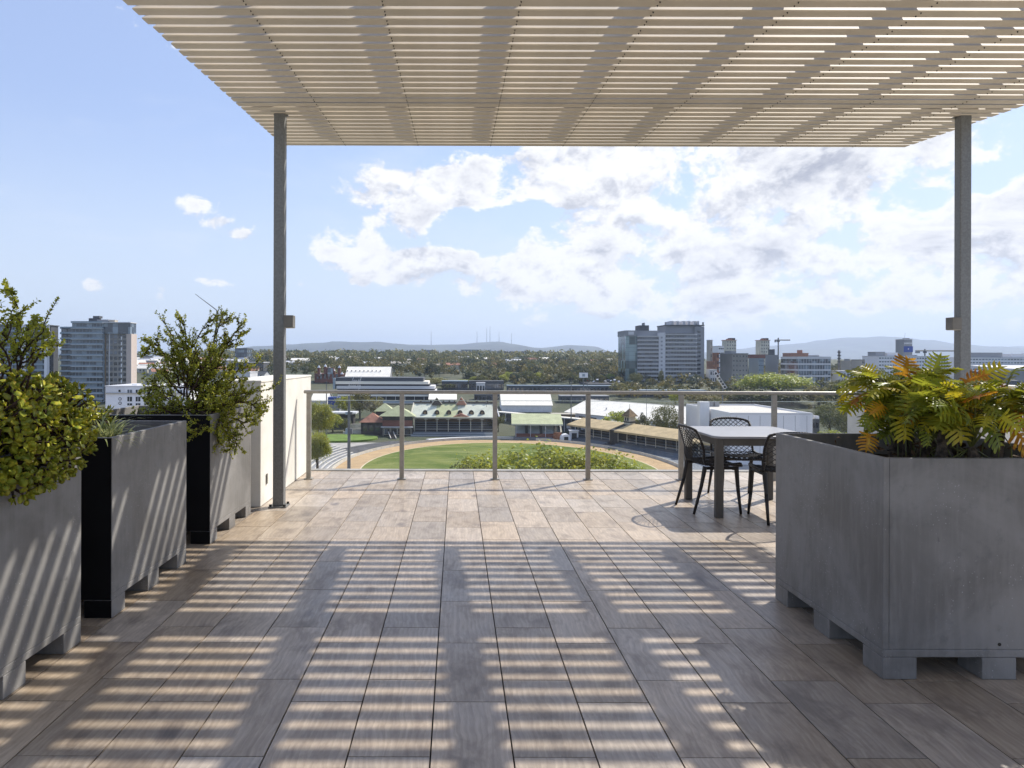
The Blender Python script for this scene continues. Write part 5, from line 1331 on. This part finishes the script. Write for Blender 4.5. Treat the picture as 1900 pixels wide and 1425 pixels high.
block('glass_office', 1449, 1541, 661, 560, 30, 'long glazed office block with dark blue bands behind the fig tree', glass='win2', band='palegrey', style='curtain', floors=5, bays=12, plant=((.75,.8,1.8,'grey'),))
block('tiled_roof_building', 1452, 1500, 654, 700, 20, 'terracotta roofed building peeping over the glazed office block', wall='rusty', floors=2, bays=5, band='rusty', plant=((.75,.79,3.6,'rusty'),))
# long white hospital
block('hospital', 1600, 1760, 659, 640, 26, 'long white hospital wing with rows of small windows left of the right post', wall='whitewall', floors=7, bays=26, band='palegrey', glass='win2', ww=.7, wh=.36, plant=((.02,.15,4.4,'grey'),(.18,.34,3.6,'palegrey'),(.6,.62,1.6,'grey')))
block('hospital', 1761.5, 2010, 661, 650, 26, 'long white hospital wing with window strips behind the right post', wall='whitewall', floors=7, bays=36, band='palegrey', glass='win2', ww=.74, wh=.36, plant=((.02,.34,5.0,'grey'),(.42,.56,3.8,'palegrey'),(.6,.8,4.2,'grey')))
e = block('sign_tower', 1661.5, 1692.5, 627.5, 700, 14, 'grey tower block with royal blue sign panel above the hospital roof', wall='grey', floors=8, bays=1, ww=.01, wh=.1, plant=((.62,.95,1.6,'grey'),))
H = WZ(640,700)-e.location.z; cube('sign_panel','blue',e,-4.6,4.6,-.3,-.08,WZ(651,700)-e.location.z,H); cube('sign_emblem','whitewall',e,-.5,.5,-.4,-.31,WZ(646,700)-e.location.z,WZ(644,700)-e.location.z)
for k in range(6): cube('sign_letter','whitewall',e,-3.9+k*1.3,-3.1+k*1.3,-.25,-.08,WZ(636,700)-e.location.z,WZ(633,700)-e.location.z)
MB().tube((-2,3,WZ(627,700)-e.location.z),(-1.2,3,WZ(615,700)-e.location.z),.12,n=4).build('flagpole', M['mast'], e)
block('beige_offices', 1560, 1584, 668, 620, 16, 'beige ribbed building left of the white hospital', wall='beige', floors=5, bays=5, band='beige', ww=.3, plant=((.3,.7,2,'grey'),))
block('beige_offices', 1585, 1599, 666, 600, 16, 'dark-topped beige building touching the white hospital', wall='beige', floors=5, bays=2, band='darkgrey', ww=.7)
block('low_long_building', 1543, 1602, 687, 560, 12, 'low pale building below the beige ribbed one', wall='palegrey', floors=2, bays=7, ww=.4)
e = empty('chimney_stack', (WX(1557,640), 640, GZ(WX(1557,640),640)), 'dark slender chimney stack left of the white hospital', 'chimney'); h=WZ(648,640)-e.location.z
MB().tube((0,0,0),(0,0,h),1.3,.9,n=10).build('shaft', M['stain'], e)
for k in range(4): MB().tube((0,0,h-2-k*3),(0,0,h-1.3-k*3),1.7,n=8).build('platform', M['black'], e)
e = bempty('dark_roofed_shed', 1935, 300, 'dark grey wedge-shaped shed roof at the right edge of the view', 'shed'); v = WZ(680,300)-G0; cube('wall','darkgrey',e,-16,20,0,20,0,v-2); MB().slab([(-17,-.5,v),(21,-.5,v-1),(21,20,v+1),(-17,20,v+1)],1.2).build('roof', M['palegrey'], e); cube('grey_front','grey',e,-16.2,20,-.6,-.1,v-6,v-1.3)
e = bempty('rooftop_units', 1920, 180, 'flat grey roof crowded with plant units below the dark shed at the right edge', 'building'); v = WZ(712,180)-G0; cube('wall','darkgrey',e,-12,14,0,30,0,v)
for k in range(8): cube('roof_unit','mast' if k % 2 else 'grey',e,-11+k*2.7,-9.4+k*2.7,3+(k%3)*4,5+(k%3)*4,v,v+1.2)

# ---------------------------------------------------------------- left side of town
def left_tower(px0, px1, ptop, label, mode):
    Y = 430; X0, X1 = WX(px0,Y), WX(px1,Y+8); W_ = X1-X0; xc=(X0+X1)/2; zb = G0; H = WZ(ptop,Y)-zb; h2 = W_/2
    e = empty('apartment_tower', (xc, Y, zb), label, 'apartment tower')
    fl = 17 if mode == 'b' else 16; fh = H/fl
    if mode == 'b':
        a = -h2; b = -h2+W_*.17; c_ = -h2+W_*.615; d_ = -h2+W_*.93; sh = fh*.9
        facade(e, a, b, 1.5, 8, 0, H-sh*1.0, 'darkgrey', fl-1, 2, 'win', 'darkgrey', 'balcony', fh=fh, ww=.8)
        facade(e, b+.02, c_, 0, 8, 0, H-.02, 'bluegrey', fl, 9, 'win2', 'palegrey', 'balcony', fh=fh, ww=.84)
        facade(e, c_+.02, d_, 1.0, 8, 0, H-2*fh, 'stain', fl-2, 5, 'win', 'beige', 'window', fh=fh, ww=.72, wh=.6)
        cube('glazed_crown','win2',e,c_+.02,h2-.5,.2,8,H-2*fh+.02,H); cube('crown_slab','palegrey',e,b,h2,-.6,8.5,H+.01,H+.5)
        cube('end_wall','pinkwall',e,d_+.02,h2,.4,8,0,H-2*fh)
        for k in range(fl-3): cube('white_louvre','whitewall',e,d_-3.6,d_-2.9,.82,.99,fh*(k+.9),fh*(k+1.5))
        for xx in (c_+3.2, c_+.8): cube('downpipe','palegrey' if xx > c_+2 else 'brownwall',e,xx-.25,xx+.25,.8,.99,0,H-2*fh)
        cube('roof_plant','darkgrey',e,-h2+W_*.38,-h2+W_*.5,2,7,H+.51,H+3.0); cube('roof_plant','grey',e,-h2+W_*.5,-h2+W_*.66,2,7,H+.51,H+2.2); cube('roof_plant','darkgrey',e,-h2+W_*.44,-h2+W_*.53,2,6,H+3.01,H+4.4); cube('roof_plant','beige',e,-h2+W_*.67,-h2+W_*.75,2,6,H+.51,H+2)
    else:
        facade(e, -h2, h2, 0, 8, 0, H, 'darkgrey', fl, 12, 'win2', 'bluegrey', 'balcony', fh=fh, ww=.8)
        for q in (.35, .70, .965): cube('white_pier','whitewall',e,-h2+W_*q-.9,-h2+W_*q+.9,-2.2,-1.55,0,H+1); cube('pier_side','palegrey',e,-h2+W_*q+.92,-h2+W_*q+2.1,-2.0,-1.55,0,H+.5)
        cube('roof_slab','darkgrey',e,-h2-.5,h2+.5,-1.6,8.5,H+.01,H+.6)
left_tower(111, 254, 601, 'tall grey-blue apartment tower with pale end wall, left of the spiky shrub', 'b')
left_tower(-70, 108, 607, 'dark apartment tower with white vertical piers behind the jade plant', 'a')
def white_low():
    Y = 205; X0, X1 = WX(196,Y), WX(352,Y); h2=(X1-X0)/2; xc=(X0+X1)/2; H = WZ(719,Y)-G0
    e = empty('white_low_building', (xc, Y, G0), 'white two-tone building with ring ornaments and paired windows behind the middle planter', 'building')
    cube('wall','whitewall',e,-h2,h2,0,18,0,H); cube('parapet','palegrey',e,-h2-.2,h2+.2,-.2,18.2,H,H+.25); zl = WZ(732,Y)-G0
    cube('string_course','beige',e,-h2,h2,-.35,-.02,zl-.18,zl+.18)
    for i in range(7):
        X = WX(241+i*15.5,Y)-xc
        for (pa, pb) in ((725,730.5),(738,746.5),(750,754)):
            f = cube('window','win',e,X-.68,X+.68,-.08,-.003,WZ(pb,Y)-G0,WZ(pa,Y)-G0)
            cube('window_frame','whitewall',e,X-.05,X+.05,-.13,-.082,WZ(pb,Y)-G0,WZ(pa,Y)-G0)
    for j,(py, r) in enumerate(((742,.40),(750,.40))):
        X = WX(223,Y)-xc; m = MB(); zz = WZ(py,Y)-G0
        for k in range(12):
            a0, a1 = k*pi/6, (k+1)*pi/6; m.tube((X+r*cos(a0),-.08,zz+r*sin(a0)),(X+r*cos(a1),-.08,zz+r*sin(a1)),.07,n=5)
        m.build('ring_ornament', M['black'], e)
    X = WX(222,Y)-xc; cube('small_window','win',e,X-.3,X+.3,-.07,-.003,WZ(729,Y)-G0,WZ(725,Y)-G0)
    for k in range(16): cube('panel_rib','palegrey',e,-h2+.3+k*.35,-h2+.38+k*.35,-.05,-.003,zl+.2,H-.1)
    cube('roof_plant','grey',e,WX(250,Y)-xc,WX(272,Y)-xc,5,9,H+.26,WZ(711,Y)-G0)
    cube('roof_box','whitewall',e,WX(233,Y)-xc,WX(243,Y)-xc,4,6,H+.26,WZ(716,Y)-G0)
white_low()
block('dark_glass_office', 436, 468, 648, 800, 20, 'small dark blue glass office block beside the hills at left', style='curtain', glass='win2', band='darkgrey', floors=4, bays=8)
block('flat_roof_depot', 425, 478, 693, 420, 16, 'low flat roof with solar panels above the cream parapet wall', wall='palegrey', floors=2, bays=6)
block('long_depot', 436, 500, 674, 620, 20, 'long pale depot roof below the dark blue office block', wall='darkgrey', floors=1, bays=8)
# hillside houses at left, each its own roof and walls
def house(X, Y, w_, d, h, roof, wall, label, group, rz=0):
    z = GZ(X, Y)-.4; e = empty('house', (X, Y, z), label, 'house', group, rz=rz)
    gable(e, -w_/2, w_/2, 0, d, 0, h, h+d*.28, roof, wall, over=.4)
    for k in range(2): cube('window','win',e,-w_*.3+k*w_*.36,-w_*.3+k*w_*.36+1.5,-.07,-.003,h*.4,h*.8)
rh = random.Random(12); hl = [('white','cream','white-roofed house on the suburban hillside at left'),('palegrey','cream','grey-roofed cream house on the suburban hillside at left'),('rusty','cream','terracotta-roofed house on the suburban hillside at left'),('darkgrey','palegrey','dark-roofed house on the suburban hillside at left')]
for i in range(78):
    Y = rh.uniform(560, 900); px = rh.uniform(200, 485); r_, w_, l_ = rh.choice(hl + [hl[0]])
    house(WX(px,Y), Y, rh.uniform(9,15), rh.uniform(8,11), rh.uniform(3.2,5.5), r_, w_, l_.replace('on the suburban hillside at left', 'on the hillside '+('left of' if px < 290 else 'behind' if px < 430 else 'right of')+' the spiky shrub'), 'hillside houses ('+l_.split(' on the')[0]+')', rz=rh.uniform(-.7,.7))
for i in range(34):
    Y = rh.uniform(540, 900); px = rh.uniform(190, 520); k = rh.choice(kinds)
    tree(k, WX(px,Y), Y, rh.uniform(5,8), rh.uniform(5,9), k.replace('dull1','dull green').replace('dull2','rounded dull green').replace('olive2','broad olive').replace('blue','blue green').replace('tall','slim dark')+' garden tree among hillside houses '+('left of' if px < 290 else 'behind' if px < 430 else 'right of')+' the spiky shrub', group='garden trees among the hillside houses')
rq = random.Random(77)
for i in range(26):
    Y = rq.uniform(720, 1150); px = 500 + 640*((i*.618+.2) % 1); r_, w_ = rq.choice((('white','cream'),('rusty','cream'),('palegrey','whitewall'),('beige','cream')))
    X = WX(px,Y); z = GZ(X,Y)+rq.uniform(3.5,7); wd = rq.uniform(9,22)
    nm = {'white':'white','rusty':'terracotta','palegrey':'pale grey','beige':'beige'}[r_]
    e = empty('house', (X,Y,z-6), nm+' roofed building among the park trees '+[l for (q,l) in LM if px < q][0], 'building', 'buildings half hidden among the park trees'); gable(e, -wd/2, wd/2, 0, 9, 0, 9, 11.2, r_, w_)
# small things among the far trees
for (a,b,t,Y,m_,l) in [(676,694,653.5,1500,'brownwall','flat brown building on the wooded skyline above the striped hall'),(722,735,651,1500,'darkgrey','small dark block with white mast on the wooded skyline'),(788,804,650,1700,'grey','grey building with rounded top on the wooded skyline'),
      (808,815,651,1700,'palegrey','slim pale tower on the wooded skyline'),(838,856,652,1700,'grey','low grey building left of the long striped block on the skyline'),(855,888,649,1700,'bluegrey','long block with vertical stripes on the wooded skyline'),(922,943,652,1500,'darkgrey','dark blue-grey block on the skyline, left half'),(945,972,652,1480,'darkgrey','dark block on the skyline with a pale shed below, right half'),
      (973,978,650,1500,'palegrey','slim pale lift tower right of the dark skyline block')]:
    block('far_building', a, b, t, Y, 20, l, wall=m_, floors=3, bays=5, band='grey', ww=.6)
for (a,b,t,Y,l) in [(990,1032,681,850,'strip of white vehicles roofed shed in the park clearing'),(955,966,663,1100,'tiny white shed on the wooded slope')]:
    block('far_shed', a, b, t, Y, 6, l, wall='white', floors=1, bays=6, band='white')
for (px,py,Y,w_) in ((1015,690,800,40),(860,684,880,26),(757,684,900,18)):
    X = WX(px,Y); MB().prism(ell(X, Y, w_/2, 26, 20), GZ(X,Y)-2, GZ(X,Y)+1.2).build('park_clearing', M['lawn'], kind='structure')
# dark rail sheds
block('rail_shed', 820, 868, 708, 520, 14, 'low blue-grey rail shed left of the little white kiosk', wall='darkgrey', floors=1, bays=10, band='bluegrey', ww=.7)
block('rail_shed', 870, 935, 708, 520, 14, 'long dark rail shed right above the dormered grandstand', wall='darkgrey', floors=1, bays=14, band='darkgrey', ww=.7)
block('rail_kiosk', 884, 900, 711, 500, 6, 'little white glazed kiosk in front of the long dark rail shed', wall='palegrey', floors=1, bays=3, ww=.7)
block('rail_platform', 940, 1145, 716, 500, 10, 'long dark railway platform roof running below the park trees', wall='darkgrey', floors=1, bays=26, band='bluegrey', ww=.6)
block('rail_platform', 880, 935, 732, 450, 8, 'dark platform roof behind the dormered grandstand chimneys', wall='darkgrey', floors=1, bays=8, band='grey')
block('rail_platform', 1036, 1130, 735, 440, 10, 'dark platform roof between the two white halls', wall='darkgrey', floors=1, bays=10, band='grey')
block('rail_platform', 1150, 1310, 724, 470, 10, 'dark low roof at the foot of the office towers', wall='darkgrey', floors=1, bays=16, band='bluegrey')
# billboard
e = bempty('billboard', 1083, 470, 'white billboard with a small grey emblem on a tall post', 'billboard'); z = lambda p: WZ(p,470)-e.location.z
MB().tube((0,.4,0),(0,.4,z(700)),.35,n=8).build('post', M['mast'], e); cube('board','whitewall',e,-2.9,2.9,0,.35,z(700),z(691)); cube('emblem','bluegrey',e,-.9,.9,-.03,-.003,z(698),z(693)); cube('frame','grey',e,-3.1,3.1,.36,.5,z(700.4),z(690.6))
# cars
def car(X, Y, rz, mt, label, group, z=None):
    e = empty('parked_car', (X, Y, GZ(X,Y)+.1 if z is None else z), label, 'car', group, rz=rz); b = MB()
    sec = [(-2.2,.35,.75),(-2.1,.35,.95),(-1.5,.35,1.0),(-1.0,.35,1.42),(.5,.35,1.45),(1.1,.35,1.0),(2.0,.35,.85),(2.25,.35,.6)]
    vs=[]; n_=len(sec)
    for s in (-.85,.85):
        for (x,a,t) in sec: vs += [(x,s,a),(x,s*(.82 if t>1.2 else 1),t)]
    fs=[]
    for i in range(n_-1):
        for o_ in (0, 2*n_): q=(o_+2*i,o_+2*i+2,o_+2*i+3,o_+2*i+1); fs.append(q if o_==0 else q[::-1])
        fs.append((2*i+1,2*i+3,2*n_+2*i+3,2*n_+2*i+1))
    fs += [(0,1,2*n_+1,2*n_),(2*n_-2,4*n_-2,4*n_-1,2*n_-1)]
    b.add(vs,fs); b.build('body', M[mt], e)
    cube('window_band','win',e,-1.05,.75,-.80,.80,1.02,1.36)
    for sx in (-1.35,1.35):
        for sy in (-.88,.70): MB().tube((sx,sy,.33),(sx,sy+.18,.33),.33,n=10).build('wheel', M['black'], e)
rc = random.Random(5)
for i in range(14):
    Y = rc.uniform(560,600); px = 1082+i*5.2+rc.uniform(-1,1); mt = rc.choice(('car1','car1','car2','car1','car3')) 
    nm = {'car1':'white','car2':'silver','car3':'red'}[mt]
    car(WX(px,Y), Y, rc.uniform(-.3,.3)+(1.2 if i%3 else 0), mt, nm+' car parked left of the office towers', nm+' cars parked left of the office towers', z=WZ(704+rc.uniform(0,5),Y))
MB().box(WX(1075,580), WX(1155,580), 540, 615, GZ(130,580)-6, WZ(709,560)-.2).build('car_park_deck', M['asphalt'], label='raised asphalt car park deck left of the office towers', cat='car park')
# light masts
def mast(px, ptop, Y, label, head='box', r=.28):
    X = WX(px,Y); z0 = G0 if Y<328 else GZ(X,Y); e = empty('light_mast', (X,Y,z0), label, 'light mast'); H = WZ(ptop,Y)-z0
    MB().tube((0,0,0),(0,0,H),r,r*.6,n=8).build('pole', M['mast'], e)
    if head == 'box':
        for k in range(4): MB().box(-1.1+k*.6,-.7+k*.6,-.35,.1,H-.9,H-.4).build('floodlight', M['black'], e)
        MB().box(-1.3,1.3,.12,.22,H-.75,H-.6).build('crossarm', M['mast'], e)
    if head == 'mid':
        for a,b in ((765,770),(796,806)): cube('cabinet','bluegrey',e,-1.0,-.35,-.5,.4,WZ(b,Y)-z0,WZ(a,Y)-z0); cube('ladder_cage','mast',e,.35,1.0,-.4,.4,WZ(b,Y)-z0,WZ(a,Y)-z0)
    return e
mast(648, 735, 200, 'thick grey light mast at the left end of the sand track', 'mid', .55)
mast(606, 708, 300, 'tall dark light mast seen beside the leftmost glass panel', 'box', .32)
mast(1060, 700, 330, 'tall light mast right of the small green-roofed stand', 'box', .3)
mast(1090, 708, 440, 'thin mast behind the handrail near the billboard', None, .2)
mast(1200, 712, 330, 'thin lamp mast rising from the big white roof', None, .14)
mast(903, 718, 330, 'thin pole behind the right end of the dormered grandstand', None, .14)
e = mast(1341, 718, 330, 'blue-white lattice light tower with a tilted lamp frame right of the big hall', None, .5)
fr = MB(); Yq = 328; P0 = Vector((WX(1324,Yq)-e.location.x,-2,WZ(690,Yq)-e.location.z)); P1 = Vector((WX(1344,Yq)-e.location.x,-2,WZ(720,Yq)-e.location.z)); dd = (P1-P0); sd = Vector((1.3,0,.55))
for k in (0,1): fr.tube(P0+sd*k*1.0, P1+sd*k*1.0, .16, n=5)
for k in range(7): fr.tube(P0+dd*k/6, P0+dd*k/6+sd, .12, n=5)
fr.build('lamp_frame', M['palegrey'], e)
for k in range(6): c_ = P0+dd*(k+.5)/6+sd*.5; MB().box(c_.x-.45,c_.x+.45,c_.y-.3,c_.y,c_.z-.35,c_.z+.35).build('floodlight', M['black'], e)
# things on the arena
e = empty('hose_reel_cart', (WX(1035,218), 218, G0+.22), 'small grey-roofed cart standing on the arena grass', 'cart', rz=.2)
MB().slab([(-2.6,-1.3,2.2),(3.4,-1.2,2.0),(3.2,1.3,2.5),(-2.6,1.3,2.7)],.12).build('canopy', M['grey'], e)
for sx in (-2,2):
    for sy in (-1,1): MB().tube((sx,sy,0),(sx,sy,2.2),.07,n=5).build('pole', M['mast'], e)
MB().box(-2.2,.4,-.8,.8,.45,1.5).build('body', M['darkgrey'], e)
for sx in (-1.6,.1):
    for sy in (-.95,.8): MB().tube((sx,sy,.4),(sx,sy+.15,.4),.4,n=10).build('wheel', M['black'], e)
M['yellow'] = mat("yellow_green_paint", (.55,.50,.06), .5)
e = empty('field_sprinkler', (WX(1103,228), 228, G0+.13), 'yellow-green curved spraying arm on a low wheeled trailer by the track', 'sprinkler')
MB().path([(.6,0,.5),(.7,0,2.2),(.3,0,4.0),(-.6,0,5.2)],[.22,.22,.18,.12],6).build('arm', M['yellow'], e)
MB().box(-.6,4.2,-.8,.8,.45,.8).build('trailer_bed', M['pale_step'], e)
for sx in (0,3.4):
    for sy in (-.95,.8): MB().tube((sx,sy,.4),(sx,sy+.15,.4),.4,n=10).build('wheel', M['black'], e)
# ---------------------------------------------------------------- cranes
def crane(px, pbase, ptop, Y, jib, label, luff=0):
    X = WX(px,Y); z0 = GZ(X,Y); e = empty('tower_crane', (X,Y,z0), label, 'crane'); H = WZ(ptop,Y)-z0; s = Y/FPX
    MB().tube((0,0,0),(0,0,H),.9,n=4).build('mast', M['mast'], e)
    if luff: MB().tube((0,0,H),(luff[0]*s,0,H+luff[1]*s),.7,.35,n=4).build('jib', M['mast'], e)
    else:
        MB().tube((-jib*s*.3,0,H*.93),(jib*s,0,H*.93),.8,n=4).build('jib', M['mast'], e)
        MB().box(-jib*s*.3,-jib*s*.18,-1,1,H*.93-3,H*.93-.5).build('counterweight', M['grey'], e)
    MB().box(-1.3,1.3,-1.5,1.5,H*.93-2.6,H*.93-.9).build('cab', M['black'], e)
crane(1444, 660, 625, 900, 22, 'tower crane with short horizontal jib beside the right cream tower')
crane(1716, 660, 645, 800, 56, 'long low crane jib above the hospital roof left of the right post')
crane(402, 640, 577, 900, 0, 'thin luffing crane jib above the spiky shrub', luff=(-40,30))
# TV masts on the ridge
for px, h in ((800,26),(885,26),(903,34),(909,36),(926,24),(949,22)):
    Y = 8900; X = WX(px,Y); e = empty('television_mast', (X,Y,EYE+150), 'thin television mast on the blue ridge', 'mast', 'television masts on the blue ridge')
    MB().tube((0,0,0),(0,0,h*Y/FPX+20),5,2,n=4).build('lattice', M['mast'], e)

# ---------------------------------------------------------------- hills
def ridge(name, prof, Y, depth, seed, base=-18):
    r = MB(); px0, px1 = prof[0][0], prof[-1][0]; NX = 240; NYY = 14
    def top(px):
        for i in range(len(prof)-1):
            if px <= prof[i+1][0]:
                a, b = prof[i], prof[i+1]; t = (px-a[0])/(b[0]-a[0]); t = t*t*(3-2*t); return a[1]+(b[1]-a[1])*t
        return prof[-1][1]
    vs=[]
    for j in range(NYY+1):
        v = j/NYY; yy = Y - depth*(1-v)*1.0 if v <= 1 else Y
        for i in range(NX+1):
            px = px0+(px1-px0)*i/NX; zt = WZ(top(px), Y); X = WX(px, Y)
            s = sin(v*pi/2)**1.1
            nz = mnoise.fractal(Vector((X*.0009, yy*.0009, seed)), 1, 2, 5)*55*sin(v*pi)*1.2 + mnoise.noise(Vector((X*.006, yy*.004, seed)))*5*v
            vs.append((X, yy, base + (zt-base)*s + nz*(1 if v < .97 else .1)))
    for i in range(NX+1):
        px = px0+(px1-px0)*i/NX; vs.append((WX(px,Y), Y+depth*.8, base-5))
    r.v = vs; r.f = [(j*(NX+1)+i, j*(NX+1)+i+1, (j+1)*(NX+1)+i+1, (j+1)*(NX+1)+i) for j in range(NYY+1) for i in range(NX)]; r.mi=[0]*len(r.f)
    return r.build(name, M['hill'], smooth=True, kind='structure')
ridge('hills', [(-700,650),(-300,655),(150,652),(300,655),(430,657),(470,650),(500,645),(540,641),(600,638),(640,636),(700,639),(760,641),(800,640),(850,639),(895,635),(915,634),(945,638),(975,644),(1000,645),(1060,640),(1090,641),(1120,650),(1150,657),(1230,662),(1400,664)], 9000, 2600, 1.3)
ridge('distant_hills', [(1180,664),(1300,655),(1370,646),(1420,640),(1480,636),(1520,629.5),(1560,625),(1590,624.5),(1640,630),(1700,638),(1760,645),(1800,647),(1850,642),(1890,639),(1960,640),(2100,648),(2500,660)], 12500, 3500, 7.7)

# ---------------------------------------------------------------- haze
hz = bpy.data.materials.new("air_haze"); hz.use_nodes = True
w = NT(hz.node_tree); w.n.remove(w.n['Principled BSDF']); pv = w.new('ShaderNodeVolumePrincipled'); w.l.new(pv.outputs[0], w.n['Material Output'].inputs['Volume'])
pv.inputs['Color'].default_value = (.66,.79,1.0,1); pv.inputs['Density'].default_value = 9.0e-5; pv.inputs['Anisotropy'].default_value = 0.2
hb = MB().box(-17000, 17000, -2500, 17500, EYE-38.5, 480).build('haze', hz, kind='stuff')
hb['label'] = 'pale blue air that fades the far hills'
